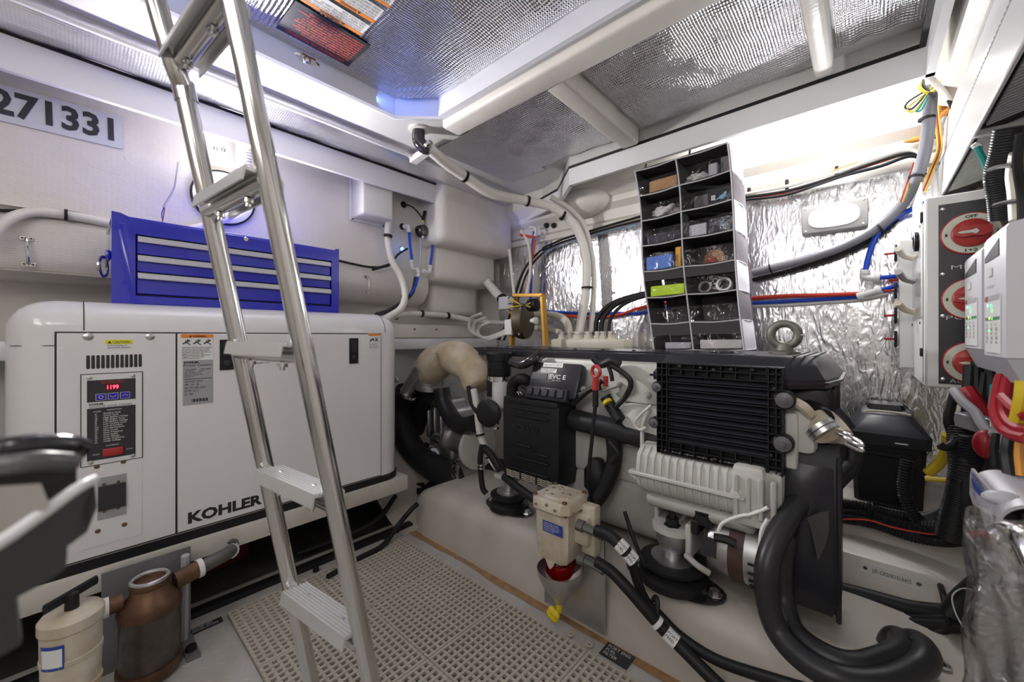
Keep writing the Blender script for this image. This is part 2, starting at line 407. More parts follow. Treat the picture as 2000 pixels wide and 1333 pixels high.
# hull shelf and stringers
S('trim_shelf', MB().box((-.30, 1.76, .0), (XR, YF, .37), .012), GEL)
S('trim_shelf', MB().prism([V((-.9, 1.66, .0)), V((-.9, 1.66, .20)), V((-.9, 1.775, .37)), V((-.9, 1.775, 0))], (XR + .9, 0, 0)), SOLE)
s2 = MB().box((-.7, 1.545, .0), (XR, 1.70, .275), .012); S('trim_stringer', s2, GEL)
s1 = MB(); ns = 16
prof = [(1.075, -.02), (1.10, .15), (1.118, .185), (1.15, .203), (1.20, .207), (1.47, .207), (1.52, .19), (1.54, .0), (1.54, -.02)]
R = []
for k in range(ns + 1):
    s = k / ns; x = -1.66 + s * (XR + 1.66); f = min(1, max(0, (s * 2.2 / .08)) ) if s < .04 else 1
    sh = 1 - .3 * max(0, 1 - (x + 1.66) / .12)
    R.append([V((x, 1.3 + (y - 1.3) * (1 - .25 * max(0, 1 - (x + 1.66) / .1)), max(-.02, z * sh - .0))) for y, z in prof])
s1.ring(R); S('trim_stringer', s1, SOLE)
# bare edge of the sole along the stringer
we = MB(); rnd = random.Random(4)
for k in range(60):
    pass
pts_f = []; x = -1.60
poly_a = []; poly_b = []
while x < .4:
    y0 = 1.068 - .022 * (x + 1.6) * .0; w = .018 + rnd.random() * .006 + .012 * math.sin(x * 5) ** 2
    poly_a.append(V((x, 1.082, .002))); poly_b.append(V((x, 1.078 - w, .002))); x += .035
k0 = MB(); n_ = len(poly_a)
k0.grid(lambda u, v: (poly_b if v < .5 else poly_a)[min(n_ - 1, int(u * (n_ - 1) + .5))], n_ - 1, 1)
k0.build('bare_edge', WOOD, fl)
# generator bearers: dark recess front, plank
S('trim_bearer', MB().box((-2.2, -.35, .205), (-1.585, 1.045, .272), .006), BASEW)
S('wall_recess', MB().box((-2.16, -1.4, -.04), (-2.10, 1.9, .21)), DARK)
S('baseboard_left', MB().box((-1.665, -.5, -.02), (-1.625, 1.10, .018), .004), BLK)
# pale hull skin between generator and engine
hs = MB().grid(lambda u, v: (-2.2 + .62 * u, 1.02 + .5 * v + .0 * u, .30 - .30 * math.sin(u * math.pi / 2) ** 2 + .02 * v), 14, 8)
S('floor_hull_curve', hs, SOLE)

# ---- deckhead
cz = ZC
ceil = S('ceiling', MB().box((-2.3, -1.55, cz + .012), (-1.405, YF, cz + .05)).box((-1.405, .983, cz + .012), (XR, 2.0, cz + .05)).box((.16, -1.55, cz + .012), (XR, .983, cz + .05)).box((-1.405, -1.55, cz + .012), (.16, -.45, cz + .05))
         .prism([V((-1.405, .866, cz + .012)), V((-1.405, .983, cz + .012)), V((-1.28, .983, cz + .012))], (0, 0, .04)), GRY)
# perimeter fascias with black gaskets
def strip(pts, z0, z1, th, m, name, parent=None, side=1):
    """upright board following plan points"""
    mb = MB()
    for a, b in zip(pts, pts[1:]):
        a = V((*a, 0)); b = V((*b, 0)); d = (b - a).normalized(); n = V((-d.y, d.x, 0)) * th * side
        mb.prism([a + V((0, 0, z0)), b + V((0, 0, z0)), b + V((0, 0, z1)), a + V((0, 0, z1))], n)
    return mb.build(name, m, parent) if parent else S(name, mb, m)
fp = [(-1.89, -1.5), (-1.89, 2.06), (-1.86, 2.10)]
tf = strip(fp, 1.708, 1.812, .02, FAS, 'trim_fascia')
strip([(-1.886, -1.5), (-1.886, 2.07)], 1.812, 1.822, .03, RUB, 'gasket', tf)
fq = [(-1.85, 2.10), (-1.36, 1.925), (-1.14, 1.715), (.155, 1.70)]
tg = strip(fq, 1.700, 1.785, .02, FAS, 'trim_fascia')
strip([(-1.85, 2.096), (-1.36, 1.921), (-1.14, 1.711), (.155, 1.696)], 1.785, 1.797, .03, RUB, 'gasket', tg)
strip([(-1.85, 2.10), (-1.36, 1.93), (-1.14, 1.72), (.155, 1.705)], 1.797, 1.86, .02, GRY, 'upper_flange', tg)
th = strip([(.155, 1.72), (.155, .2)], 1.70, 1.785, .02, FAS, 'trim_fascia', side=-1)
strip([(.151, 1.72), (.151, .2)], 1.785, 1.797, .03, RUB, 'gasket', th, side=-1)
strip([(.157, 1.72), (.157, .2)], 1.797, 1.86, .02, GRY, 'upper_flange', th, side=-1)
# cream moulding outboard of the right fascia
S('trim_moulding', MB().prism([V((.18, YB, 1.70)), V((.30, YB, 1.64)), V((.45, YB, 1.62)), V((.45, YB, 1.9)), V((.18, YB, 1.9))], (0, 3.5, 0)), GEL)
# foil covered beam on the left
bf = MB().grid(lambda u, v: (-1.89 + .19 * v, -1.5 + 3.55 * u, 1.822 + .004 * math.sin(u * 60 + 3 * math.sin(v * 7)) - .010 * math.sin(math.pi * v)), 120, 6)
bf2 = bf.grid(lambda u, v: (-1.70 + .004, -1.5 + 3.55 * u, 1.822 + .034 * v), 20, 1)
S('trim_foil_beam', bf, FOILS)
S('trim_foil_lip', MB().tube([(-1.70, -1.5 + .25 * k, 1.824 + .002 * (k % 2)) for k in range(15)], .008, 8, 4), FAS)
# hatch: coaming ring, lid
hx0, hx1, hy0, hy1, cx_, cy_ = -1.405, .05, -.45, .983, .125, .117
def octo(g, z): return [V((hx0 - g, hy0 - g, z)), V((hx1 + g, hy0 - g, z)), V((hx1 + g, hy1 + g, z)), V((hx0 + cx_ - g * .4, hy1 + g, z)), V((hx0 - g, hy1 - cy_ + g * .4, z))]
COAM = mat('coaming_paint', (.70, .71, .78), .3)
S('trim_hatch_coaming', MB().ring([octo(.075, cz + .012), octo(.03, 1.805), octo(.012, 1.800), octo(0, 1.805), octo(-.004, 1.90)], caps=False), COAM)
lid = S('ceiling_hatch', MB().prism(octo(.02, 1.872), (0, 0, .03)), FOILC)
def lidfn(u, v):
    x = hx0 + .03 + (hx1 - hx0 - .06) * u; y = hy0 + .03 + (hy1 - hy0 - .06) * v
    cut = (x - hx0) / cx_ + (hy1 - y) / cy_
    if cut < 1.3: s = (1.3 - cut) / 2; x += s * cx_; y -= s * cy_
    return (x, y, 1.866 + .003 * math.sin(x * 31 + 2 * math.sin(y * 9)) + .002 * math.sin(y * 47))
MB().grid(lidfn, 70, 60).build('foil_panel', FOILC, lid, ang=180)
lamp('AREA', (hx0 + .09, hy1 - .14, 1.835), (-.6, .9, .15), .09, (.12, .25, 1), .25, .02)
lamp('AREA', (hx0 + .05, .35, 1.835), (-1, .1, .25), .03, (.25, .35, 1), .5, .02)
# athwartship beam A and fore-and-aft beams B, C
ba = MB().box((-1.30, 1.015, 1.775), (.145, 1.11, 1.87), .014, 3); S('trim_beam', ba, GEL)
S('trim_beam', MB().box((-.835, 1.10, 1.778), (-.752, 1.695, 1.87), .014, 3), GEL)
S('trim_beam', MB().box((-.127, 1.10, 1.778), (-.075, 1.665, 1.87), .016, 3), BASEW if 0 else ROV)
def cpanel(x0, x1, y0, y1):
    return MB().grid(lambda u, v: (x0 + (x1 - x0) * u, y0 + (y1 - y0) * v, 1.842 + .003 * math.sin(u * 17 + 4 * math.sin(v * 5)) + .002 * math.sin(v * 23 + u * 9)), 50, 40)
for x0, x1, y1 in ((-1.33, -.84, 1.70), (-.735, -.135, 1.67), (-.068, .14, 1.64)):
    pc = cpanel(x0, x1, 1.115, y1)
    if x0 < -1.2: pc.grid(lambda u, v: (-1.60 + .28 * u, 1.2 + .55 * v - .1 * u * 0, 1.846), 8, 8)
    pc.build('foil_panel', FOILC, ceil, ang=180)

# lower left ceiling fitting: latch on the hatch coaming
p = W(600, 118, Z=1.797)
lt = MB().prism([p + V((-.02 * math.cos(a) * 1.0, .038 * math.sin(a), 0)) * (1 if k % 2 else .75) for k, a in enumerate([6.283 * q / 12 for q in range(12)])], (0, 0, .006)).build('latch', STEEL, lid, label='small polished latch on the hatch rim')
MB().lathe(p + V((0, 0, 0)), (0, 0, -1), [(.011, 0), (.010, .008), (.004, .010)], 14).build('latch_knob', STEEL, lt)

# floor mat of clipped tiles
mt = thing('floor_mat', (-1.23, .67, 0), 'beige perforated plastic mat of clipped square tiles on the tread plate floor', 'floor mat')
tx = [-1.557, -1.236, -.915, -.594, -.273, .048]; ty = [.340, .668]
def tile_mesh():
    mb = MB(); n = 15; w = .319; h = .326
    for i in range(n + 1):
        x = (w - .0085) * i / n; mb.box((x, 0, .006), (x + .0085, h, .0145))
    for j in range(n + 1):
        y = (h - .0085) * j / n; mb.box((0, y, .004), (w, y + .0085, .0130))
    return mb
t0 = None
for x in tx:
    for y in ty:
        if t0 is None:
            t0 = tile_mesh(); t0.v = [v + V((x, y, 0)) for v in t0.v]; t0 = t0.build('tile', MATP, mt); bx, by = x, y
        else:
            c = t0.copy(); c.location = t0.location + V((x - bx, y - by, 0)); COL.objects.link(c); c.parent = mt
for q in ((1113, 1241), (1149, 1262)):
    c = W(*q, Z=.012); MB().torus(c + V((0, .006, 0)), (0, 0, 1), .008, .003, 14, 6).build('loop', MATP, mt)
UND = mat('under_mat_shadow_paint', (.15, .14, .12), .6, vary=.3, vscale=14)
MB().box((tx[0], ty[0], .0), (tx[-1] + .319, ty[1] + .326, .0035)).build('shade_sheet', UND, mt)  # dark sheet added below the tiles; its colour is the shade in the holes
# ---------------------------------------------------------------- generator set
gx = -1.600
gen = thing('generator_set', (-1.82, .45, .272), 'large white enclosed generator with rounded corners on a cream plank below the blue tool chest', 'generator')
GT, GB = 1.020, .300
def rsec(ins, r, z, y0=-.118, y1=1.022, x0=-2.04, x1=gx):
    y0 += ins; y1 -= ins; x1 -= ins; P = [V((x0, y0, z))]
    for cx, cy, a0 in ((x1 - r, y0 + r, -90), (x1 - r, y1 - r, 0)):
        for k in range(9):
            a = math.radians(a0 + 90 * k / 8); P.append(V((cx + r * math.cos(a), cy + r * math.sin(a), z)))
    P.append(V((x0, y1, z))); return P
R = [rsec(0, .085, GB)]
for k in range(10):
    a = math.pi / 2 * k / 9; R.append(rsec(.085 * (1 - math.cos(a)), .085 - .05 * (k / 9), GT - .085 + .085 * math.sin(a)))
MB().ring(R).build('enclosure', PAINT, gen)
MB().ring([rsec(-.004, .085, .272), rsec(-.004, .085, .299)]).build('base_rail', BLK, gen)
SEAM = mat('seam_black', (.03, .03, .03), .6)
MB().box((gx - .002, -.031, GB + .002), (gx + .0012, .915, .932)).build('door_gasket', SEAM, gen)
d1 = MB().box((gx - .001, -.027, GB + .006), (gx + .0045, .215, .928), .0015, 1).build('door', PAINT, gen)
d2 = MB().box((gx - .001, .2195, GB + .006), (gx + .0045, .912, .928), .0015, 1).build('door', PAINT, gen)
gf = gx + .0045
MB().tube([(gx - .0845 + .085 * math.sin(a), .022, GT - .0845 + .085 * math.cos(a)) for a in [math.pi / 2 * k / 8 for k in range(9)]], .0012, 5, 1).build('top_seam', SEAM, gen)
MB().tube([(gx - .0845 + .085 * math.sin(a), .935, GT - .0845 + .085 * math.cos(a)) for a in [math.pi / 2 * k / 8 for k in range(9)]], .0012, 5, 1).build('top_seam', SEAM, gen)
MB().tube([(gx + .0005, -.030, .895), (gx + .0005, -.044, .895), (gx - .030, -.106, .895)], .001, 5, 4).build('corner_seam', SEAM, gen)
def G(px, py): return W(px, py, X=gf)
def gplate(name, x0, y0, x1, y1, m, par, th=.0012, ins=0, **kw):
    """plate on the generator front between photo corners (upper left, lower right)"""
    a = G(x0, y0); b = G(x1, y1)
    return plate(name, (gf + ins, a.y, b.z), *PX, b.y - a.y, a.z - b.z, m, par, th, **kw), a.y, b.z, b.y - a.y, a.z - b.z
# KOHLER lettering
a = G(367, 1025); b = G(512, 990)
label('KOHLER', (gf, a.y, a.z), *PX, b.y - a.y, .037, INK, d2, 'lettering', bold=.045)
# caution label, vents, screws on the left door
o, y, z, w, h = gplate('caution_label', 205, 664, 258, 681, PAPER, d1)
plate('yellow_band', (gf + .0013, y, z + h * .50), *PX, w, h * .5, YELL, o, .0004)
label('\u25B2 CAUTION', (gf + .0018, y + w * .1, z + h * .58), *PX, w * .8, h * .33, INK, o)
label('Over cranking can\ncause water ingestion', (gf + .0014, y + w * .08, z + .001), *PX, w * .85, h * .42, INK, o)
ys0, ys1 = G(167, 700).y, G(278, 700).y
for k in range(12):
    yy = ys0 + (ys1 - ys0) * (k + .5) / 12; pr = []
    for q in range(16):
        an = 6.2832 * q / 16; pr.append(V((gf, yy + .0036 * math.cos(an), .848 + .0036 * math.sin(an) + (.0155 if math.sin(an) > 0 else -.0155))))
    MB().prism(pr, (.0008, 0, 0)).build('vent_slot', SEAM, d1)
for q in ((172, 658), (293, 658)):
    p = G(*q); MB().lathe(p, (1, 0, 0), [(.011, 0), (.010, .0025), (.004, .005)], 14).build('screw', BRUSH, d1)
# control panel
o, y, z, w, h = gplate('control_panel', 159, 733, 277, 893, FAS, d1, .003)
gf2 = gf + .0032
MB().box((gf, y - .002, z - .002), (gf + .0022, y + w + .002, z + h + .002)).build('shadow_gap', SEAM, o)
bx, bw = y + w * .085, w * .80
def cz_(f): return z + h * (1 - f)
plate('display_field', (gf2, bx, cz_(.305)), *PX, bw, h * .24, PANEL, o, .0006)
plate('fault_code_field', (gf2, bx, cz_(.95)), *PX, bw, h * .575, PANEL, o, .0006)
gi = gf2 + .0008
plate('digit_window', (gi, bx + bw * .36, cz_(.185)), *PX, bw * .32, h * .072, SCRD, o, .0004)
label('1199', (gi + .0006, bx + bw * .40, cz_(.175)), *PX, bw * .24, h * .048, LEDR, o, 'digits', bold=.02)
for k in range(3):
    yy = bx + bw * (.18 + .25 * k)
    bt = plate('button', (gi, yy, cz_(.287)), *PX, bw * .19, h * .066, BUTT, o, .001)
    plate('rim', (gi - .0004, yy - .001, cz_(.287) - .001), *PX, bw * .19 + .002, h * .066 + .002, WINK, bt, .0008)
    if k == 0: MB().torus((gi + .0012, yy + bw * .095, cz_(.254)), (1, 0, 0), h * .017, .0007, 12, 5).build('mark', WINK, bt)
    else:
        s_ = -1 if k == 1 else 1; c = V((gi + .0014, yy + bw * .095, cz_(.254)))
        MB().tube([c + V((0, -.006, -.002 * s_)), c + V((0, 0, .003 * s_)), c + V((0, .006, -.002 * s_))], .0006, 5, 1).build('mark', WINK, bt)
label('SEVEN SEGMENT DISPLAY\nPRESS TO SCROLL FAULTS', (gi, bx + bw * .28, cz_(.105)), *PX, bw * .48, h * .026, RINK, o)
label('KOHLER.', (gf2, bx + bw * .04, cz_(.342)), *PX, bw * .30, h * .022, INK, o, bold=.04)
label('ADVANCED DIGITAL CONTROL', (gf2, bx + bw * .04, cz_(.370)), *PX, bw * .90, h * .020, INK, o)
label('CODE', (gi, bx + bw * .12, cz_(.420)), *PX, bw * .15, h * .013, WINK, o, bold=.02)
label('DEFINITION', (gi, bx + bw * .40, cz_(.412)), *PX, bw * .30, h * .013, WINK, o, bold=.02)
codes = 'AF CC HB HE LB LC LOC LOP OC OF OS OU UF UU'.split()
defs = ['Auxiliary Fault', 'Crank Cycle', 'High Battery Voltage', 'High Engine Temp', 'Low Battery Voltage', 'Low Coolant Level', 'Loss of Coolant', 'Low Oil Pressure', 'Over Crank', 'Over Frequency', 'Over Speed', 'Over Voltage', 'Under Frequency', 'Under Voltage']
label('\n'.join(codes), (gi, bx + bw * .15, cz_(.765)), *PX, bw * .08, h * .33, WINK, o, bold=.015)
label('\n'.join(defs), (gi, bx + bw * .32, cz_(.765)), *PX, bw * .52, h * .335, WINK, o, bold=.015)
label('OFF/RESET', (gi, bx + bw * .37, cz_(.812)), *PX, bw * .28, h * .014, WINK, o)
label('RUN', (gi, bx + bw * .12, cz_(.895)), *PX, bw * .12, h * .015, WINK, o)
label('AUTO', (gi, bx + bw * .79, cz_(.885)), *PX, bw * .15, h * .015, WINK, o)
sw = MB().box((gi - .001, bx + bw * .30, cz_(.925)), (gi + .006, bx + bw * .74, cz_(.835)), .003, 2).build('rocker_switch', RED, o)
for q in ((.12, .035), (.84, .035), (.14, .965), (.84, .965)):
    MB().lathe((gf2, y + w * q[0], cz_(q[1])), (1, 0, 0), [(.0055, 0), (.005, .002), (.002, .003)], 10).build('screw', BRUSH, o)
# outlet plate and breaker under the control panel
o, y, z, w, h = gplate('service_plate', 157, 905, 277, 1044, PAINT, d1, .0012)
for q in ((189, 912), (241, 902), (191, 1038), (243, 1025)):
    p = G(*q); MB().lathe(p + V((.001, 0, 0)), (1, 0, 0), [(.0062, 0), (.0055, .002), (.002, .003)], 10).build('screw', RUST, o)
o2, y, z, w, h = gplate('breaker_plate', 190, 935, 247, 1004, SILV, o, .0012, .0012)
MB().box((gf + .002, y + w * .03, z + h * .22), (gf + .009, y + w * .97, z + h * .80), .001, 1).build('breaker', PANEL, o2)
for q in ((203, 946), (231, 941), (204, 999), (231, 992)):
    p = G(*q); MB().lathe(p + V((.0024, 0, 0)), (1, 0, 0), [(.004, 0), (.0035, .002), (.001, .003)], 8).build('screw', RUST, o2)
# warning label and rating plate on the right door
o, y, z, w, h = gplate('warning_label', 353, 653, 416, 703, PAPER, d2)
plate('orange_band', (gf + .0013, y, z + h * .86), *PX, w, h * .14, ORGL, o, .0004)
label('\u25B2 WARNING.', (gf + .0018, y + w * .24, z + h * .88), *PX, w * .55, h * .09, INK, o, bold=.02)
rg = random.Random(3)
for k in range(3):
    c = V((gf + .0016, y + w * (.18 + .32 * k), z + h * .68)); mm = MB()
    mm.tube([c + V((0, -.010, -.004)), c + V((0, -.002, .001)), c + V((0, .008, .007))], .0018, 5, 2).tube([c + V((0, -.004, .006)), c + V((0, .001, -.001)), c + V((0, .009, -.007))], .0013, 5, 2)
    mm.sphere(c + V((0, .002, .008)), .0022, 8, 5); mm.build('pictogram', INK, o)
label('Automatic starting without warning.\nCan cause severe injury or death.\nDisconnect battery cables before\nworking on generator set. Remove\nnegative (-) lead first when\ndisconnecting battery. Reconnect\nnegative (-) lead last when\nreconnecting battery.', (gf + .0014, y + w * .03, z + h * .04), *PX, w * .94, h * .48, INK, o, bold=.01)
o, y, z, w, h = gplate('rating_plate', 357, 705, 416, 787, SILV, d2)
label('KOHLER.', (gf + .0014, y + w * .04, z + h * .93), *PX, w * .5, h * .05, INK, o, bold=.05)
label('Power Systems', (gf + .0014, y + w * .03, z + h * .85), *PX, w * .93, h * .065, INK, o)
label('MODEL NUMBER          SERIAL NUMBER\n12345 EFOZD             SGM32\nSPEC  GM  PHASE  PF 1.0\nKOHLER CO KOHLER WIS\nMADE IN USA', (gf + .0014, y + w * .05, z + h * .62), *PX, w * .88, h * .19, INK, o)
plate('bar', (gf + .0013, y + w * .04, z + h * .575), *PX, w * .92, h * .012, INK, o, .0003)
label('VOLTS PHASE   RPM HZ\nAMPS    KVA    KW\nENCL TYPE  INSUL CLASS H\nBATTERY VOLT 12\nKW    MAX', (gf + .0014, y + w * .05, z + h * .22), *PX, w * .7, h * .33, INK, o)
for k in range(16): plate('barcode_line', (gf + .0013, y + w * (.28 + .035 * k), z + h * .06), *PX, w * (.012 + .012 * (k * 7 % 3)), h * .07, INK, o, .0003)
# latches
for x0, y0, x1, y1 in ((429, 664, 456, 722), (682, 661, 699, 710)):
    o, y, z, w, h = gplate('latch', x0, y0, x1, y1, BLK, d2, .004)
    MB().box((gf + .003, y + w * .18, z + h * .45), (gf + .007, y + w * .82, z + h * .93), .001, 1).build('paddle', SATIN, o)
    MB().lathe((gf + .003, y + w * .5, z + h * .22), (1, 0, 0), [(w * .33, 0), (w * .30, .006), (w * .1, .007)], 14).build('lock', SATIN, o)
# labels behind the ladder and at the right edge
o, y, z, w, h = gplate('fire_port_label', 455, 673, 538, 713, PAPER, d2)
plate('orange_band', (gf + .0013, y, z + h * .82), *PX, w, h * .18, ORGL, o, .0004)
label('1. Release latch.\n2. Open port.\n3. Use extinguisher.', (gf + .0014, y + w * .04, z + h * .1), *PX, w * .4, h * .6, INK, o)
label('Extinguisher Port', (gf + .0014, y + w * .44, z + h * .06), *PX, w * .4, h * .12, INK, o)
MB().torus((gf + .0016, y + w * .72, z + h * .56), (1, 0, 0), h * .3, .0007, 18, 5).build('ring_mark', INK, o)
plate('bottle_mark', (gf + .0014, y + w * .69, z + h * .34), *PX, w * .08, h * .4, INK, o, .0003)
o, y, z, w, h = gplate('warning_label', 719, 652, 741, 683, PAPER, d2)
plate('orange_band', (gf + .0013, y, z + h * .86), *PX, w, h * .14, ORGL, o, .0004)
c = V((gf + .0016, y + w * .5, z + h * .62))
MB().tube([c + V((0, -.018, -.006)), c + V((0, -.006, .004)), c + V((0, .0, -.004))], .003, 5, 2).tube([c + V((0, .006, -.008)), c + V((0, .018, .008))], .002, 5, 1).tube([c + V((0, .006, .008)), c + V((0, .018, -.008))], .002, 5, 1).build('pictogram', INK, o)
label('Hot moving parts can\ncause severe injury.\nOperate with guards\nand covers in place.', (gf + .0014, y + w * .06, z + h * .06), *PX, w * .85, h * .34, INK, o)
MB().lathe(W(772, 743, X=-1.66), (0, 1, 0), [(.014, 0), (.014, .01), (.01, .014), (.003, .014)], 14).build('drain_cap', ALU, gen)

# ---------------------------------------------------------------- tool chest
tcx = -1.680; ty0, ty1, tz0, tz1 = .079, .764, 1.0202, 1.290
tb = thing('tool_chest', (tcx - .15, .42, tz0), 'glossy blue three drawer tool chest with silver drawer strips on top of the white generator', 'tool chest')
MB().box((tcx - .30, ty0 + .004, tz0), (tcx - .02, ty1 - .004, tz1 - .012), .004).build('body', BLUE, tb)
fr = MB()
fr.prism([V((tcx - .02, y, z)) for y, z in ((ty0, tz0), (ty0 + .052, tz0), (ty0 + .052, tz1 - .01), (ty0 + .02, tz1 + .004), (ty0, tz1 + .006))], (.02, 0, 0))
fr.prism([V((tcx - .02, y, z)) for y, z in ((ty1, tz0), (ty1 - .032, tz0), (ty1 - .032, tz1 - .01), (ty1 - .012, tz1 + .002), (ty1, tz1 + .004))][::-1], (.02, 0, 0))
fr.box((tcx - .02, ty0 + .05, tz0), (tcx, ty1 - .03, tz0 + .026), .002, 1).box((tcx - .02, ty0 + .05, tz1 - .054), (tcx, ty1 - .03, tz1 - .008), .002, 1)
fr.build('front_frame', BLUE, tb)
MB().box((tcx - .30, ty0, tz1 - .014), (tcx - .004, ty1, tz1 - .002), .003, 1).build('lid', BLUE, tb)
MB().box((tcx - .018, ty0 + .05, tz0 + .02), (tcx - .016, ty1 - .03, tz1 - .05)).build('recess', SEAM, tb)
dz = [tz1 - .057, tz1 - .116, tz1 - .171, tz0 + .029]
for k in range(3):
    zt = dz[k]; zb = dz[k + 1] + .003
    dr = MB().box((tcx - .017, ty0 + .055, zb), (tcx - .006, ty1 - .035, zt - .001), .002, 1)
    if k == 2: dr.box((tcx - .008, ty0 + .055, zt - .028), (tcx - .003, ty1 - .035, zt - .024), .001, 1)
    dr = dr.build('drawer', BLUE, tb)
    MB().prism([V((tcx - .008, ty0 + .057, zt)), V((tcx + .006, ty0 + .057, zt - .003)), V((tcx + .009, ty0 + .057, zt - .019)), V((tcx + .006, ty0 + .057, zt - .021)), V((tcx - .006, ty0 + .057, zt - .010))], (0, ty1 - ty0 - .094, 0)).build('grip_strip', ALB, dr)
p = W(480, 468, X=tcx)
MB().lathe(p, (1, 0, 0), [(.0085, 0), (.0085, .004), (.007, .006), (.003, .006)], 16).build('lock', STEEL, tb)
p = V((tcx - .09, ty0, 1.165)); hh = MB().torus(p + V((.03, -.016, -.032)), (.35, 1, 0), .030, .0052, 24, 8)
hh.build('side_handle', STEEL, tb); MB().box(p + V((-.02, -.012, -.012)), p + V((.055, .001, .018)), .005, 2).build('handle_bracket', BLUE, tb)
# ---------------------------------------------------------------- ladder
lad = thing('ladder', (-.815, .39, .0145), 'polished steel tube ladder with grooved aluminium treads leaning over the beige mat', 'ladder')
RL = (-.93, .219, .181); RR = (-.68, .247, .190)
def lp(side, z): return V((side[0], side[1] - side[2] * (z - CH), z))
MB().tube([lp(RL, .0145), lp(RL, 1.37)], .0159, 20, 1).build('rail', STEEL, lad)
MB().tube([lp(RL, 1.372), lp(RL, 1.42) + V((.016, -.012, 0)), lp(RL, 1.60) + V((.012, -.02, 0)), lp(RL, 1.80) + V((.01, -.02, 0))], .0159, 20, 4).build('upper_rail', STEEL, lad)
MB().tube([lp(RL, 1.352), lp(RL, 1.384)], .0178, 20, 1).build('joint_collar', STEEL, lad)
MB().tube([lp(RR, .0145), lp(RR, 1.80)], .0159, 20, 1).build('rail', STEEL, lad)
for k, z in enumerate((.37, .64, .897, 1.165, 1.415)):
    A, B = lp(RL, z), lp(RR, z); ux = (B - A).normalized(); a = math.radians(-7); f0 = V((-ux.y, ux.x, 0))
    f = f0 * math.cos(a) + V((0, 0, math.sin(a))); n = ux.cross(f).normalized()
    prof = [(-.030, -.014), (-.029, .004)]; ng = 8
    for g in range(ng):
        s = -.028 + .056 * g / ng; w = .056 / ng
        prof += [(s, .010), (s + w * .62, .010), (s + w * .62, .0072), (s + w, .0072)]
    prof += [(.029, .004), (.030, -.014), (.027, -.014), (.026, .003), (-.026, .003), (-.027, -.014)]
    P0 = A + ux * .014; LN = (B - A).length - .028
    tr = MB().prism([P0 + f * s + n * h for s, h in prof], ux * LN).build('tread', TREAD, lad)
    MB().tube([A + n * -.008, B + n * -.008], .0150, 12, 1).build('tread_bar', STEEL, tr)
    for q in (.05, LN - .05):
        MB().lathe(P0 + ux * q + n * .0085, n, [(.0055, 0), (.0045, .002), (.002, .003)], 10).build('screw', BRUSH, tr)
        MB().lathe(P0 + ux * q - n * .024, -n, [(.008, 0), (.008, .006), (.0045, .006), (.0045, .012), (0, .013)], 10).build('nut', STEEL, tr)

# ---------------------------------------------------------------- sign on the bulkhead
o0 = V((XL + .006, W(240, 290, X=XL).y, W(240, 290, X=XL).z)); sg = thing('number_sign', o0, 'white sheet sign with large dark digits 271331 on the left bulkhead', 'sign')
a = W(0, 236, X=XL + .004); b = W(240, 292, X=XL + .004); ux = (b - a).normalized(); uy = V((0, -ux.z, ux.y)); L_ = .46
plate('sheet', b - ux * L_, ux, uy, L_, .118, SIGNP, sg, .002)
a = W(223, 277, X=XL + .006); label('271331', a - ux * .275, ux, uy, .275, .083, mat('sign_ink', (.025, .025, .035), .5), sg, bold=.03, depth=.0025)
# round bulkhead lamp
c = W(437, 388, X=XL + .004)
rl = thing('bulkhead_lamp', c, 'round flush white lamp with thin dark rim glowing on the bulkhead behind the ladder', 'lamp')
MB().lathe(c, (1, 0, 0), [(.115, 0), (.115, .012), (.108, .014), (.108, .006)], 36).build('rim', BLK, rl)
MB().lathe(c, (1, 0, 0), [(.109, .0), (.109, .010), (.07, .013)], 36).build('bezel', WHT, rl)
MB().lathe(c + V((.012, 0, 0)), (1, 0, 0), [(.07, .0), (.066, .006), (.03, .009)], 36).build('lens', GLOW, rl)
for i, q in enumerate(((421, 290), (436, 293), (420, 337), (434, 338))):
    p = W(*q, X=XL); MB().lathe(p, (1, 0, 0), [(.009, 0), (.007, .004), (.003, .006)], 10).build('bolt_head', BRUSH, None, **tagd(('upper left', 'upper right', 'lower left', 'lower right')[i] + ' small steel bolt head above the round bulkhead lamp', 'bolt', 'bulkhead bolts above the lamp'))
hose('ribbed_conduit', [W(476, 205, X=-1.93), W(476, 270, X=-1.97), W(476, 330, X=-2.0)], .031, HOSEW, 'short white ribbed duct dropping from the foil beam behind the ladder', 'duct', seg=12, rib=.012, n=3)
hose('white_hose', [W(-30, 475, X=-1.95), W(10, 433, X=-1.97), W(60, 415, X=-2.0), W(126, 420, X=-2.01), W(215, 437, X=-2.015), W(300, 460, X=-2.02), W(385, 445, X=-2.02), W(440, 428, X=-2.01), W(476, 400, X=-2.0), W(488, 372, X=-1.99), W(486, 345, X=-1.99), W(478, 330, X=-2.0)], .0155, HOSEW, 'white hose looping along the bulkhead behind the blue tool chest', seg=10)
hose('black_cable', [W(-20, 411, X=-2.01), W(50, 412, X=-2.02), W(130, 414, X=-2.02), W(175, 424, X=-2.02), W(230, 440, X=-2.02)], .0055, BLK, 'thin ribbed black loom above the white hose at the left', 'cable', rib=.006)
clampring('cable_tie', W(129, 420, X=-2.0), (0, 1, 0), .016, RUB, w=.004, **tagd('black cable tie round the white hose left of the blue chest', 'cable tie'))
hose('dangling_wire', [W(349, 318, X=-2.03), W(345, 345, X=-1.99), W(340, 370, X=-1.99), W(325, 395, X=-1.99), W(320, 405, X=-1.99)], .0042, GREYP, 'loose dark grey wire stub hanging on the bulkhead above the chest', 'wire')
hose('dangling_wire', [W(321, 403, X=-1.99), W(316, 418, X=-1.99), W(318, 432, X=-1.99)], .0018, BLUH, 'thin blue core at the end of the loose grey wire', 'wire')
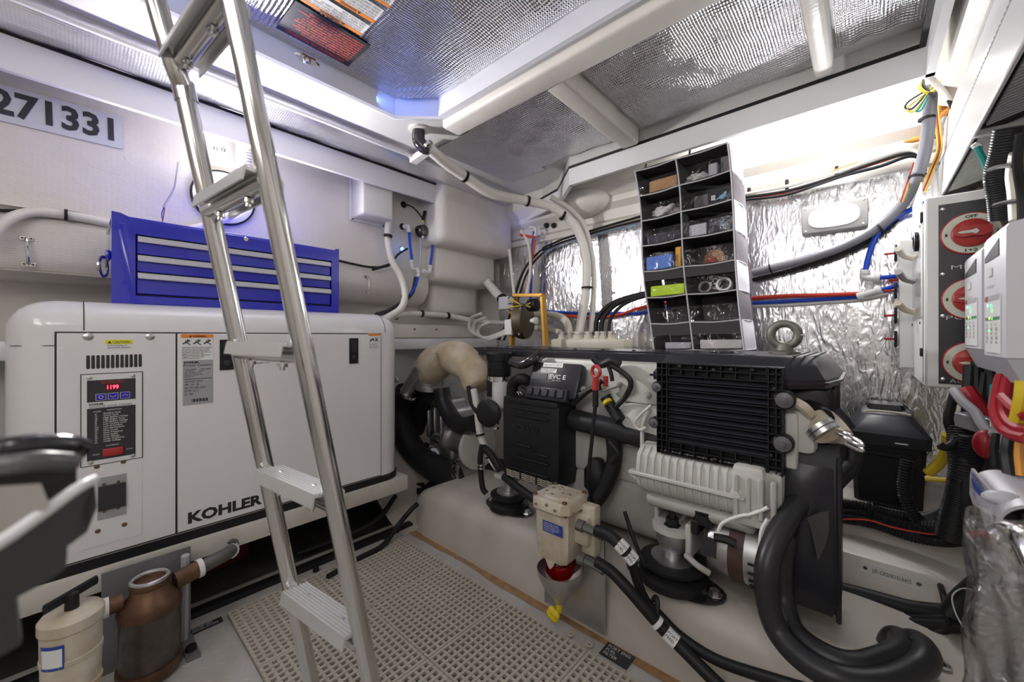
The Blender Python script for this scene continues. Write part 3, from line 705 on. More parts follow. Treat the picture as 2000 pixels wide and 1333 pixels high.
hose('dangling_wire', [W(322, 403, X=-1.99), W(320, 418, X=-1.985), W(317, 434, X=-1.99)], .0018, REDC, 'thin red core at the end of the loose grey wire', 'wire')
def pad_eye(q0, q1, lab):
    a = W(*q0, X=XL + .036 if q0[0] < 300 else XL + .002); b = W(*q1, X=XL + .036 if q0[0] < 300 else XL + .002); t = thing('grab_handle', a, lab, 'handle')
    big = (a - b).length * .18
    for p in (a, b): MB().box(p + V((0, -big, -big * .45)), p + V((.004, big, big * .45)), .001, 1).build('foot', STEEL, t)
    MB().tube([a, a + V((.018, 0, -big * .6)), b + V((.018, 0, big * .6)), b], .0045, 8, 5).build('grip', STEEL, t)
    for p in (a, b):
        for s in (-1, 1): MB().lathe(p + V((.004, s * big * .6, 0)), (1, 0, 0), [(big * .25, 0), (big * .2, .002)], 8).build('screw', RUST, t)
pad_eye((52, 466), (56, 517), 'chrome grab handle on the bulkhead shoulder left of the blue chest')
pad_eye((716, 541), (717, 571), 'small chrome handle on the bulkhead right of the blue chest')
# white moulded junction box
jb = thing('junction_box', (-1.99, 1.09, 1.553), 'white moulded junction box under the left fascia right of the ladder', 'box')
MB().box((-2.045, 1.0, 1.553), (-1.93, 1.178, 1.80), .012, 3).build('cover', WHT, jb)
MB().box((-2.048, .985, 1.540), (-2.040, 1.192, 1.80), .003, 1).build('flange', WHT, jb)
for y in (1.0, 1.18): bolt(jb, (-2.04, y, 1.547), (1, 0, 0), .005, RUST, 'screw')
hose('white_hose', [W(761, 425, X=-1.98), W(757, 460, X=-1.99), W(764, 505, X=-1.98), W(782, 540, X=-1.96), W(791, 575, X=-1.93), W(783, 603, X=-1.9), W(755, 622, X=-1.88), W(735, 640, X=-1.86)], .019, HOSEW, 'white hose curving down from the moulded junction box', seg=12)
hose('black_hose', [W(812, 542, X=-1.99), W(806, 570, X=-1.98), W(790, 588, X=-1.95), W(760, 607, X=-1.93), W(735, 615, X=-1.90)], .012, RUBG, 'black hose tied beside the curving white hose', seg=8)
for q in ((758, 461), (791, 581)): clampring('hose_clamp', W(*q, X=-1.975 if q[1] < 500 else -1.93), (0, .15, 1), .020, RUB, w=.006, **tagd('black clamp on the curving white hose at the bulkhead, ' + ('upper' if q[1] < 500 else 'lower') + ' of two', 'clamp'))
MB().tube([W(745, 459, X=-2.0), W(757, 461, X=-1.98)], .005, 8, 1).build('clamp_screw', BRUSH, None, **tagd('steel screw of the upper clamp on the curving white hose', 'screw'))
# vented loop with blue tubing
for q, lab in (((788, 400), 'upper'), ((786, 443), 'lower')):
    MB().lathe(W(*q, X=XL), (1, 0, 0), [(.020, 0), (.018, .008), (.010, .014), (.008, .02), (0, .02)], 14).build('through_fitting', RUB, None, **tagd(f'{lab} small black fitting in the bulkhead left of the vented loop', 'fitting'))
vl = thing('strainer_pump', W(824, 452, X=-1.97), 'small round clear pump head with black wires between the blue tubes', 'pump')
c = W(822, 452, X=-1.99)
MB().lathe(c, (1, 0, 0), [(.034, 0), (.034, .03), (.028, .036), (.012, .038)], 20).build('bowl', SMOKE, vl)
MB().lathe(c + V((-.01, 0, 0)), (1, 0, 0), [(.036, 0), (.036, .012), (.03, .014)], 20).build('back', BLK, vl)
MB().lathe(c + V((.02, 0, -.045)), (0, 0, 1), [(.008, 0), (.008, .09), (.005, .1)], 10).build('stem', BRUSH, vl)
MB().lathe(c + V((.02, 0, .05)), (0, 0, 1), [(.007, 0), (.007, .012)], 10).build('collar', YELL, vl)
MB().tube([c + V((.02, 0, .06)), c + V((.02, .008, .09)), c + V((.02, .015, .12))], .010, 8, 3).build('boot', BLK, vl)
MB().tube([c + V((.02, .0, .07)), W(812, 410, X=-1.98), W(800, 402, X=-2.0), W(790, 400, X=-2.03)], .005, 8, 5).build('lead', BLK, vl)
def bt_(q, lab, m=BLUH, r=.0085): return hose('blue_tube', [W(a, b, X=x) for a, b, x in q], r, m, lab, 'tube', seg=8)
bt_([(799, 450, -1.99), (801, 480, -1.99), (805, 512, -1.99)], 'straight blue tube left of the clear pump head')
bt_([(845, 460, -1.96), (844, 490, -1.97), (840, 522, -1.98)], 'straight blue tube right of the clear pump head')
bt_([(817, 538, -1.98), (812, 558, -1.97), (800, 577, -1.95)], 'short blue tube below the white tee under the clear pump head')
hose('clear_tube', [W(821, 468, X=-1.97), W(820, 500, X=-1.98), W(816, 526, X=-1.99)], .006, BRUSH, 'thin grey tube straight under the clear pump head', 'tube')
def elbow(pts, lab, r=.011):
    t = thing('elbow_fitting', pts[0], lab, 'pipe fitting'); MB().tube(pts, r, 10, 4).build('body', WHT, t)
    for p, q in ((pts[0], pts[1]), (pts[-1], pts[-2])):
        MB().lathe(p, q - p, [(r + .001, 0), (r + .003, .002), (r + .003, .014), (r, .016)], 12).build('collar', WHT, t)
elbow([W(789, 443, X=-2.02), W(797, 442, X=-1.99), W(799, 454, X=-1.99)], 'white elbow on the top of the left blue tube')
elbow([W(832, 452, X=-1.99), W(844, 449, X=-1.96), W(846, 462, X=-1.96)], 'white elbow on the top of the right blue tube')
elbow([W(804, 508, X=-1.99), W(806, 524, X=-1.99), W(816, 528, X=-1.99)], 'white elbow at the foot of the left blue tube')
elbow([W(841, 519, X=-1.98), W(838, 532, X=-1.98), W(826, 530, X=-1.98)], 'white elbow at the foot of the right blue tube')
elbow([W(817, 528, X=-1.98), W(818, 534, X=-1.98), W(816, 542, X=-1.98)], 'white tee fitting between the blue tubes')
bl = thing('blue_led', W(785, 488, X=-2.04), 'tiny glowing blue light in a hole of the bulkhead beside the white hose', 'light')
MB().lathe(W(785, 487, X=-2.045), (1, 0, 0), [(.013, 0), (.012, .004), (.004, .006)], 16).build('lens', LEDB, bl)
MB().lathe(W(785, 487, X=-2.047), (1, 0, 0), [(.020, 0), (.018, .004), (.013, .004)], 16).build('rim', STEEL, bl)
hose('black_cable', [W(655, 508, X=-2.02), W(690, 516, X=-2.03), W(725, 522, X=-2.02), W(760, 519, X=-2.0), W(775, 500, X=-1.98), W(785, 492, X=-1.98), W(796, 486, X=-1.98)], .006, RUB, 'black cable running from the blue chest to the blue light', 'cable')
hose('black_cable', [W(727, 527, X=-2.01), W(745, 522, X=-2.0), W(772, 514, X=-1.99)], .008, RUB, 'thick taped black splice below the blue light', 'cable')
hose('white_hose', [W(768, 618, X=-2.02), W(800, 614, X=-2.03), W(835, 614, X=-2.04), W(880, 618, X=-2.04), W(930, 628, X=-2.0), W(990, 632, X=-1.9)], .018, HOSEW, 'cream hose running level along the lower bulkhead to the ochre bracket', seg=10)
for i, q in enumerate(((774, 618), (824, 613), (875, 617))): clampring('hose_clamp', W(*q, X=-2.03), (0, 1, -.05), .019, RUB, w=.005, **tagd(('leftmost', 'middle', 'rightmost')[i] + ' black clamp on the level cream hose', 'clamp'))
for y in (1.2, 1.45, 1.62): MB().lathe((-2.128, y, .965), (1, 0, 0), [(.007, 0), (.006, .004), (.002, .005)], 8).build('ledge_screw', RUST, wl)
# hook plate on the fascia
hk = thing('hook_plate', W(897, 390, X=-1.87), 'grey screwed plate with black wire hooks on the left fascia', 'plate')
a = W(870, 380, X=-1.868); b = W(920, 412, X=-1.868)
MB().box((-1.889, a.y, 1.712), (-1.882, b.y, 1.79), .001, 1).build('backing', GREYP, hk)
for y in (a.y + .015, b.y - .015):
    for z in (1.727, 1.775): bolt(hk, (-1.882, y, z), (1, 0, 0), .007, BRUSH, 'screw')
for s in (-.012, .008, .02):
    c = V((-1.878, (a.y + b.y) / 2 + s, 1.745)); MB().tube([c, c + V((.01, .005, -.02)), c + V((.015, 0, -.06)), c + V((.015, -.02, -.07)), c + V((.015, -.03, -.05)), c + V((.015, -.028, -.02))], .0028, 6, 4).build('wire_hook', RUB, hk)
# deck drain: black elbow and long white hose
dp = thing('drain_elbow', W(818, 262, Z=1.83), 'black rubber drain elbow under the hatch corner', 'pipe fitting')
p = W(818, 258, Z=1.838); q = W(838, 290, t=1.78)
MB().lathe(V((p.x, p.y, 1.853)), (0, 0, -1), [(.045, 0), (.043, .010), (.03, .012)], 20).build('flange', GEL, dp)
MB().tube([V((p.x, p.y, 1.85)), V((p.x, p.y, 1.80)), V((p.x, p.y, 1.80)).lerp(q, .5) + V((0, 0, -.012)), q], .029, 14, 6).build('elbow', BLKG, dp)
clampring('band_clamp', V((p.x, p.y, 1.80)).lerp(q, .8), q - V((p.x, p.y, 1.81)), .030, STEEL, dp, w=.006)
pt = [q, W(870, 318, t=1.88), W(908, 345, t=1.98), W(960, 378, t=2.08), W(1030, 393, t=2.18), W(1085, 408, t=2.24), W(1125, 445, t=2.27), W(1144, 500, t=2.27), W(1145, 560, t=2.26), W(1138, 610, t=2.25), W(1130, 655, t=2.23)]
hose('drain_hose', pt, .0255, HOSEW, 'thick white drain hose from the black elbow down behind the engine', seg=14)
for i, (k, f) in enumerate(((2, 0), (4, 0), (5, .35))):
    c = pt[k].lerp(pt[k + 1], f); clampring('hose_clamp', c, pt[k + 1] - pt[k - 1], .0265, RUB, w=.007, **tagd(('first', 'second', 'third')[i] + ' black clamp on the thick white drain hose counting from its black elbow', 'clamp'))
hose('white_hose', [W(1075, 385, t=2.26), W(1112, 408, t=2.3), W(1140, 440, t=2.31), W(1154, 490, t=2.31), W(1160, 540, t=2.31), W(1158, 600, t=2.29), W(1153, 655, t=2.27)], .016, HOSEW, 'thinner white hose beside the thick drain hose', seg=10)
clampring('hose_clamp', W(1147, 562, t=2.25), (0, 0, 1), .030, RUB, w=.005, **tagd('black clamp tying both white hoses against the foil', 'clamp'))
MB().prism([W(800, 318, Z=1.80), W(813, 322, Z=1.80), W(850, 296, Z=1.80), W(842, 290, Z=1.80)], (0, 0, .03)).build('small_rib', GEL, ceil)
# ---------------------------------------------------------------- port engine
eng = thing('marine_engine', (-.62, 1.30, .207), 'large marine diesel engine with black top cover and pale grey block on the cream stringers', 'engine')
def E_(px, py, Y=1.15): return W(px, py, Y=Y)
# block
blk = MB().box((-.98, 1.26, .42), (-.12, 1.60, .835), .02, 2)
blk.box((-.62, 1.225, .70), (-.445, 1.30, .83), .012, 2).box((-.60, 1.20, .56), (-.44, 1.30, .70), .02, 2)
blk.build('block', ENGL, eng)
MB().box((-1.02, 1.26, .24), (-.16, 1.56, .44), .05, 3).build('sump', ENG, eng)
# flat top cover: low plate on the left, broad cover with chamfered corner on the right
MB().box((-1.36, 1.275, .832), (-.44, 1.60, .860), .004, 1).box((-1.36, 1.33, .858), (-.44, 1.60, .866), .003, 1).build('top_plate', SATIN, eng)
for k in range(7):
    MB().lathe((-1.25 + .125 * k, 1.36, .866), (0, 0, 1), [(.008, 0), (.006, .004), (.002, .005)], 8).build('cover_screw', BLK, eng)
tp = [(-.475, 1.175), (-.14, 1.175), (-.075, 1.235), (-.055, 1.36), (-.055, 1.62), (-.475, 1.62)]
cv = MB()
def inset(P, d, z):
    c = V((-.27, 1.40, 0)); return [V((c.x + (x - c.x) * (1 - d / .2), c.y + (y - c.y) * (1 - d / .22), z)) for x, y in P]
cv.ring([inset(tp, -.002, .790), inset(tp, -.002, .812), inset(tp, .004, .822), inset(tp, .028, .862), inset(tp, .036, .868)]); cv.build('top_cover', SATIN, eng, ang=25)
MB().ring([inset(tp, -.010, .800), inset(tp, -.010, .806)]).build('cover_lip', SATIN, eng)
for k in range(3):
    x = -.135 + .02 * k; MB().box((x, 1.20 + .02 * k, .8675), (x + .003, 1.60, .871)).build('cover_rib', BLK, eng)
MB().torus((-.33, 1.36, .869), (0, 0, 1), .035, .004, 24, 6).build('filler_recess', BLKG, eng)
MB().lathe((-.33, 1.36, .869), (0, 0, 1), [(.033, 0), (.03, .001), (.0, .001)], 20).build('filler_cap', BLK, eng)
MB().lathe((-.235, 1.24, .868), (0, 0, 1), [(.014, 0), (.013, .002), (.0, .002)], 16).build('plug', BLKG, eng)
# lifting eye
p = W(1532, 686, Y=1.42); ez = .872
le = MB().torus((p.x, 1.42, ez + .052), (0, 1, 0), .034, .0125, 28, 10).build('lifting_eye', EYE, eng)
MB().lathe((p.x, 1.42, ez - .006), (0, 0, 1), [(.040, 0), (.040, .008), (.024, .012), (.018, .03), (.0, .03)], 16).build('eye_base', EYE, le)
# dark end casing below the cover on the right
ec = MB().box((-.17, 1.22, .60), (-.062, 1.58, .79), .015, 2)
for k in range(7): ec.box((-.066, 1.26 + .045 * k, .61), (-.056, 1.275 + .045 * k, .785), .002, 1)
ec.build('end_casing', BLK, eng)
MB().box((-.16, 1.165, .635), (-.085, 1.30, .745), .018, 2).box((-.145, 1.15, .60), (-.12, 1.2, .735), .004, 1).build('thermostat_housing', ENGL, eng)
MB().tube([(-.135, 1.16, .765), (-.11, 1.15, .755), (-.095, 1.16, .735)], .012, 8, 4).build('rusty_bracket', CANV, eng)
# ribbed black module on rubber mounts
mod = MB(); mx0, mx1, mz0, mz1 = -.447, -.145, .587, .845; my = 1.125
mod.box((mx0, my + .022, mz0), (mx1, my + .034, mz1))
fx0, fx1, fz0, fz1 = mx0 + .028, mx1 - .030, mz0 + .034, mz1 - .034
for z in (mz0, mz0 + .017, fz0 + .002, fz1 - .002, mz1 - .017, mz1 - .002): mod.box((mx0, my, z - .0012), (mx1, my + .024, z + .0012))
for x in (mx0, mx0 + .014, fx0, fx1, mx1 - .014, mx1 - .002): mod.box((x - .0012, my, mz0), (x + .0012, my + .024, mz1))
for k in range(1, 9):
    x = mx0 + (mx1 - mx0) * k / 9
    mod.box((x - .001, my, mz0), (x + .001, my + .024, fz0)); mod.box((x - .001, my, fz1), (x + .001, my + .024, mz1))
for k in range(1, 9):
    z = fz0 + (fz1 - fz0) * k / 9; mod.box((mx0, my, z - .0013), (mx1, my + .024, z + .0013))
mod = mod.build('ribbed_module', BLK, eng)
for k in range(9):
    za = fz0 + (fz1 - fz0) * k / 9; zb = fz0 + (fz1 - fz0) * (k + 1) / 9
    MB().prism([V((fx0 + .002, my + .006, za + .004)), V((fx0 + .002, my + .020, zb - .0015)), V((fx0 + .002, my + .023, zb - .0015)), V((fx0 + .002, my + .023, za + .004))], (fx1 - fx0 - .004, 0, 0)).build('slat', SATIN, mod)
for q, r in (((1281, 757), .012), ((1275, 827), .012), ((1531, 783), .0165), ((1528, 869), .0165)):
    p = E_(*q, Y=my - .004)
    MB().lathe(p + V((0, .03, 0)), (0, -1, 0), [(r * 1.35, 0), (r * 1.35, .022), (r * 1.1, .026)], 20).build('rubber_grommet', BLK, mod)
    MB().lathe(p + V((0, .006, 0)), (0, -1, 0), [(r * 1.15, 0), (r * 1.1, .004), (r * .45, .006), (r * .45, .012), (0, .013)], 20).build('washer_bolt', mat('dull_washer', (.13, .13, .14), .42, .4), mod)
for q in ((1330, 716), (1371, 719), (1396, 723), (1430, 722), (1471, 723), (1514, 760), (1507, 889), (1399, 897)):
    MB().lathe(E_(*q, Y=my + .012), (0, -1, 0), [(.0055, 0), (.005, .01), (.002, .012)], 8).build('small_bolt', BLK, mod)
# pale ribbed cooler below the module
cl = MB(); rs = []
for k in range(11):
    a = math.radians(200 - 22 * k) ; rs.append((1.175 + .062 * math.cos(a) * 1, .520 + .062 * math.sin(a)))
x0c, x1c = -.505, -.235
poly = [(1.15, .455), (1.122, .475), (1.113, .50), (1.113, .535), (1.122, .572), (1.15, .592), (1.24, .60), (1.24, .45)]
cl.prism([V((x0c, y, z)) for y, z in poly], (x1c - x0c, 0, 0)); cl = cl.build('cooler_casing', ENGL, eng, ang=50)
for k in range(13):
    x = x0c + .012 + (x1c - x0c - .02) * k / 12
    MB().prism([V((x - .0014, y - .006, z)) for y, z in poly[:6]] + [V((x - .0014, 1.16, .592)), V((x - .0014, 1.16, .46))], (.0028, 0, 0)).build('fin', ENGL, cl)
MB().box((x0c - .02, 1.100, .512), (x1c + .015, 1.125, .524), .003, 1).build('mid_rail', ENGL, cl)
MB().box((-.25, 1.105, .45), (-.18, 1.24, .60), .012, 2).build('end_cover', ENGL, eng)
MB().box((-.20, 1.12, .445), (-.145, 1.24, .59), .01, 2).build('junction_casting', ENG, eng)
for k in range(4): MB().box((-.245 + .026 * k, 1.098, .475 + .0 * k), (-.233 + .026 * k, 1.12, .575), .003, 1).build('casting_web', ENG, eng)
p = E_(1439, 967, Y=1.10)
MB().lathe(p + V((0, .008, 0)), (0, -1, 0), [(.016, 0), (.014, .006), (.008, .007), (.008, .014), (0, .014)], 14).build('cover_bolt', ENGL, eng)
MB().box((-.49, 1.13, .418), (-.2, 1.26, .46), .02, 3).build('oil_gallery', ENG, eng)
# black end module, ECU, coolant can
fb = MB().box((-1.082, 1.150, .370), (-.808, 1.325, .668), .010, 2).box((-1.076, 1.148, .655), (-.815, 1.32, .682), .006, 2)
fb.build('air_filter_box', BLK, eng)
afb = [o for o in eng.children if o.name.startswith('air_filter')][0]
for k, (z, w0, w1) in enumerate(((.640, .2, .85), (.612, .2, .85), (.500, .2, .55), (.480, .6, .85), (.452, .2, .85), (.405, .15, .85))):
    MB().box((-1.082 + .274 * w0, 1.141, z), (-1.082 + .274 * w1, 1.152, z + .006), .002, 1).build('moulded_rib', BLK, afb)
label('VOLVO', (-1.03, 1.1485, .555), *NY, .13, .028, SATIN, afb, bold=.02, depth=.002)
FILT = mat('filter_paper', (.50, .47, .36), .8)
for k in range(3):
    x = -1.052 + .077 * k; MB().box((x - .003, 1.144, .372), (x + .073, 1.152, .402)).build('vent_frame', BLK, afb)
    for q in range(4): MB().tube([(x + .067 * s, 1.142, .376 + .0065 * q + .0015 * math.sin(s * 12)) for s in [j / 6 for j in range(7)]], .0018, 5, 1).build('filter_pleat', FILT, afb)
for q in ((1014, 772), (1066, 780)):
    p = W(*q, Y=1.16); MB().tube([p + V((-.018, 0, .002)), p + V((-.006, -.004, .012)), p + V((0, 0, 0)), p + V((.008, -.004, .012)), p + V((.018, 0, .002))], .0022, 5, 3).build('wire_clip', STEEL, afb)
MB().tube([(-1.08, 1.16, .355), (-.95, 1.13, .335), (-.80, 1.12, .305), (-.74, 1.13, .30)], .016, 10, 5).build('lower_rail', BLK, eng)
# ECU
def quad(a, b, c, d): return [V(x) for x in (a, b, c, d)]
e0 = V((-.975, 1.168, .698)); eu = V((1, 0, 0)); ev = V((0, .050, .132)).normalized(); en = eu.cross(ev).normalized()
ecu = MB().obox(e0 + eu * .112 + ev * .066 - en * .02, eu * .225, ev * .133, en * .042, .012, 2)
ecu.obox(e0 + eu * .10 + ev * .008 - en * .01, eu * .19, ev * .05, en * .05, .008, 2)
for k in range(5): ecu.obox(e0 + eu * (.03 + .035 * k) + ev * .01 + en * .016, eu * .026, ev * .03, en * .01, .002, 1)
ecu = ecu.build('control_unit', SATIN, eng)
pu = e0 + en * .0015
plate('white_label', pu + eu * .055 + ev * .112, eu, ev, .090, .016, PAPER, ecu)
label('Engine control 12V  3842  CE', pu + eu * .06 + ev * .116 + en * .0014, eu, ev, .08, .007, INK, ecu)
plate('white_label', pu + eu * .050 + ev * .090, eu, ev, .072, .015, PAPER, ecu)
label('IIIIIIIII IIIIIIIII\n21300122', pu + eu * .055 + ev * .092 + en * .0014, eu, ev, .06, .011, INK, ecu)
plate('grey_label', pu + eu * .010 + ev * .060, eu, ev, .074, .026, SATIN, ecu)
label('EVC E', pu + eu * .096 + ev * .067 + en * .001, eu, ev, .072, .017, WINK, ecu, bold=.02)
label('MC MC M', pu + eu * .112 + ev * .059 + en * .001, eu, ev, .036, .004, WINK, ecu)
# can
c = W(975, 735, Y=1.22)
cn = thing_part = MB().lathe((c.x, 1.22, c.z), (0, 0, 1), [(.048, 0), (.050, .004), (.050, .064), (.055, .066), (.056, .096), (.05, .104), (.0, .104)], 24).build('breather_can', BLK, eng)
for k in range(4): MB().torus((c.x, 1.22, c.z + .012 + .014 * k), (0, 0, 1), .050, .0015, 24, 5).build('moulded_band', BLK, cn)
MB().lathe((c.x, 1.22, c.z - .02), (0, 0, 1), [(.049, 0), (.049, .02)], 24).build('steel_band', STEEL, cn)
MB().lathe((c.x + .012, 1.215, c.z - .13), (0, 0, 1), [(.030, 0), (.036, .02), (.036, .115)], 20).build('lower_bowl', WHT, cn)
MB().box((c.x - .055, 1.20, c.z - .09), (c.x - .022, 1.25, c.z)).build('bracket', BLK, cn)
MB().lathe((c.x - .0, 1.165, .60), (.2, -1, 0), [(.055, 0), (.058, .02), (.045, .03), (.03, .034), (.0, .034)], 22).build('pressure_cap', BLK, eng)
MB().tube([W(1000, 708, Y=1.2), W(1020, 712, Y=1.19), W(1040, 703, Y=1.2), W(1052, 694, Y=1.24)], .020, 12, 6).build('breather_hose', BLKG, eng)
MB().tube([W(1000, 775, Y=1.2), W(1003, 750, Y=1.2), W(1020, 741, Y=1.2), W(1032, 748, Y=1.22)], .024, 12, 6).build('breather_hose', RUB, eng)
for pts, r in (([(1020, 755), (1045, 765), (1080, 778), (1120, 775), (1155, 760), (1175, 745)], .009), ([(1170, 705), (1195, 715), (1225, 735), (1232, 752), (1222, 775), (1203, 795)], .009),
               ([(1160, 700), (1175, 712), (1195, 705), (1210, 712)], .014), ([(1118, 790), (1150, 763), (1172, 757)], .010), ([(1180, 700), (1192, 725), (1196, 745)], .007)):
    MB().tube([W(a, b, Y=1.19) for a, b in pts], r, 8, 5).build('wiring_loom', RUB, eng)
MB().tube([W(1182, 775, Y=1.20), W(1197, 800, Y=1.20), W(1212, 822, Y=1.19)], .019, 10, 4).build('connector', BLK, eng)
MB().tube([W(1185, 783, Y=1.185), W(1188, 788, Y=1.183)], .016, 8, 1).build('yellow_tab', YEL, eng)
MB().tube([W(1183, 755, Y=1.20), W(1183, 735, Y=1.2)], .009, 8, 1).build('red_sleeve', RED, eng)
MB().obox(W(1196, 757, Y=1.22), (.07, .0, .028), (0, .05, 0), (0, 0, .012), .004, 1).build('bracket', ENG, eng)
# dipstick
ds = MB().torus(W(1164, 726, Y=1.13), (.3, 1, 0), .018, .0058, 20, 8).build('dipstick_handle', RED, eng)
MB().tube([W(1164, 740, Y=1.13), W(1163, 762, Y=1.13)], .0115, 10, 1).build('dipstick_grip', RED, eng)
MB().tube([W(1163, 762, Y=1.13), W(1163, 795, Y=1.13)], .010, 10, 1).build('dipstick_sleeve', BLK, eng)
MB().tube([W(1163, 790, Y=1.13), W(1156, 860, Y=1.13), W(1150, 930, Y=1.13), W(1155, 975, Y=1.15), W(1163, 1010, Y=1.18)], .0065, 8, 5).build('dipstick_tube', RUB, eng)
# horizontal black pipe, lower dark pipes, oil filter
MB().tube([(-.80, 1.23, .615), (-.66, 1.225, .605), (-.47, 1.23, .59)], .038, 18, 4).build('coolant_pipe', RUBG, eng)
MB().lathe((-.70, 1.23, .38), (0, 0, 1), [(.036, 0), (.046, .012), (.046, .07), (.036, .085), (.02, .11), (0, .115)], 18).build('oil_filter', BLK, eng)
MB().tube([(-.64, 1.22, .62), (-.63, 1.22, .50), (-.66, 1.2, .40), (-.70, 1.17, .335), (-.75, 1.17, .28)], .026, 12, 6).build('lower_hose', RUB, eng)
MB().tube([W(1190, 862, Y=1.2), W(1207, 885, Y=1.2), W(1195, 905, Y=1.2)], .011, 8, 5).build('small_hose', RUB, eng)
MB().tube([W(1220, 1000, Y=1.17), W(1240, 1060, Y=1.14), W(1262, 1110, Y=1.10)], .0065, 8, 5).build('cable', RUB, eng)
MB().tube([W(1245, 935, Y=1.13), W(1232, 925, Y=1.13)], .008, 8, 1).build('stub', ENGL, eng)
MB().tube([W(1272, 792, Y=1.14), W(1250, 812, Y=1.14), W(1240, 828, Y=1.14), W(1250, 840, Y=1.14), W(1262, 835, Y=1.14)], .0042, 8, 5).build('steel_line', ENGL, eng)
MB().tube([W(1270, 800, Y=1.15), W(1256, 830, Y=1.16), W(1254, 880, Y=1.16)], .0062, 8, 5).build('steel_line', ENGL, eng)
for q in ((1266, 772), (1230, 815), (1140, 760)):
    MB().lathe(W(*q, Y=1.215), (0, -1, 0), [(.010, 0), (.009, .008), (.005, .009), (.005, .015), (0, .016)], 10).build('bolt_head', ENG, eng)
# alternator
al = MB().lathe((-.325, 1.19, .352), (1, 0, 0), [(.045, 0), (.068, .012), (.074, .03), (.074, .062)], 22).build('alternator', ALU, eng)
MB().lathe((-.263, 1.19, .352), (1, 0, 0), [(.076, 0), (.076, .036)], 22).build('stator', mat('rusted_stator', (.07, .035, .03), .6), al)
MB().lathe((-.227, 1.19, .352), (1, 0, 0), [(.078, 0), (.078, .03), (.06, .048), (.02, .05)], 22).build('end_frame', ALU, al)
MB().obox((-.305, 1.118, .365), (.034, 0, 0), (0, .004, 0), (0, 0, .05)).build('rating_label', PANEL, al)
for k in range(6):
    a = math.radians(-100 - 17 * k); MB().obox((-.205, 1.19 + .079 * math.cos(a), .352 + .079 * math.sin(a)), (.022, 0, 0), (0, .004, 0), (0, 0, .006)).build('cooling_slot', BLK, al)
MB().box((-.35, 1.13, .405), (-.305, 1.20, .45), .006, 1).box((-.355, 1.125, .38), (-.335, 1.19, .42), .003, 1).build('regulator', BLK, al)
MB().tube([W(1396, 1050, Y=1.1), W(1420, 1055, Y=1.1), W(1436, 1063, Y=1.1)], .011, 8, 3).build('terminal_boot', RUB, al)
MB().tube([W(1403, 1037, Y=1.1), W(1412, 1022, Y=1.1), W(1440, 1010, Y=1.1), W(1470, 1004, Y=1.1), W(1500, 992, Y=1.1)], .0045, 8, 5).build('white_lead', WHT, al)
MB().tube([W(1500, 1015, Y=1.1), W(1488, 1040, Y=1.1), W(1484, 1085, Y=1.1)], .0055, 8, 5).build('white_lead', WHT, al)
MB().tube([W(1340, 1085, Y=1.12), W(1362, 1105, Y=1.1), W(1385, 1120, Y=1.11)], .008, 8, 4).build('tie_rod', ENG, eng)
# belt guard on the right end
bg = MB(); bp = [(1.17, .62), (1.165, .30), (1.20, .262), (1.34, .255), (1.36, .30), (1.37, .66), (1.20, .66)]
bg.prism([V((-.172, y, z)) for y, z in bp], (.128, 0, 0)); bg = bg.build('belt_guard', BLK, eng)
MB().grid(lambda u, v: (-.170 + .115 * u, 1.164 - .030 * math.sin(u * math.pi) ** 1 * math.sin(v * math.pi) ** .6, .275 + .34 * v), 8, 14).build('guard_bulge', SATIN, bg)
MB().prism([W(x, y, Y=1.131) for x, y in ((1576, 1012), (1600, 1002), (1618, 1000), (1619, 1040), (1610, 1072), (1598, 1096), (1590, 1062), (1584, 1035))], (0, .004, 0)).build('guard_scallop', mat('scallop_black', (.05, .05, .052), .4), bg)  # scallop panel in a lighter black than the guard
for k in range(6): MB().box((-.046, 1.19, .34 + .05 * k), (-.0425, 1.21, .36 + .05 * k)).build('guard_slot', SEAM, bg)
MB().box((-.05, 1.165, .26), (-.040, 1.19, .64), .004, 1).build('guard_edge', SATIN, bg)
# engine mounts
def mount(c, lab, s=1.0, bz=.206):
    t = MB().lathe((c.x, c.y, bz + .004), (0, 0, 1), [(.072 * s, 0), (.070 * s, .018), (.052 * s, .030), (.056 * s, .038), (.066 * s, .046), (.068 * s, .056), (.05 * s, .062), (0, .062)], 26).build('mount_cushion', RUB, eng, label=lab)
    pl = []
    for k in range(24):
        a = 2 * math.pi * k / 24; pl.append(V((c.x + .105 * s * math.copysign(abs(math.cos(a)) ** .9, math.cos(a)), c.y + .055 * s * math.sin(a), bz)))
    MB().prism(pl, (0, 0, .006)).build('mount_foot', BLKG, t)
    for q in (-.083, .083): MB().lathe((c.x + q * s, c.y, bz + .006), (0, 0, 1), [(.016 * s, 0), (.015 * s, .002), (.010 * s, .003), (.010 * s, .012), (0, .012)], 6).build('foot_bolt', BRUSH, t)
    MB().lathe((c.x, c.y, bz + .066), (0, 0, 1), [(.045 * s, 0), (.045 * s, .005), (.018 * s, .006), (.018 * s, .05)], 18).build('mount_stud', ALU, t)
    return t
m1 = V((-1.105, 1.215, 0)); mount(m1, 'engine mount below the black filter box', 1.15)
MB().lathe((m1.x, m1.y, .266), (0, 0, 1), [(.038, 0), (.036, .014), (.020, .016), (.020, .05), (0, .05)], 18).build('mount_nut', ALU, eng)
MB().box((-1.16, 1.18, .325), (-1.055, 1.30, .345), .006, 2).build('mount_arm', ENGL, eng)
m2 = V((-.42, 1.175, 0)); mount(m2, 'engine mount below the pale bracket', 1.35)
br = MB(); pr = []
for k in range(13):
    a = math.pi + math.pi * k / 12; pr.append(V((m2.x + .058 * math.cos(a), m2.y + .05 * math.sin(a), .352)))
pr += [V((m2.x + .062, 1.30, .352)), V((m2.x - .062, 1.30, .352))]
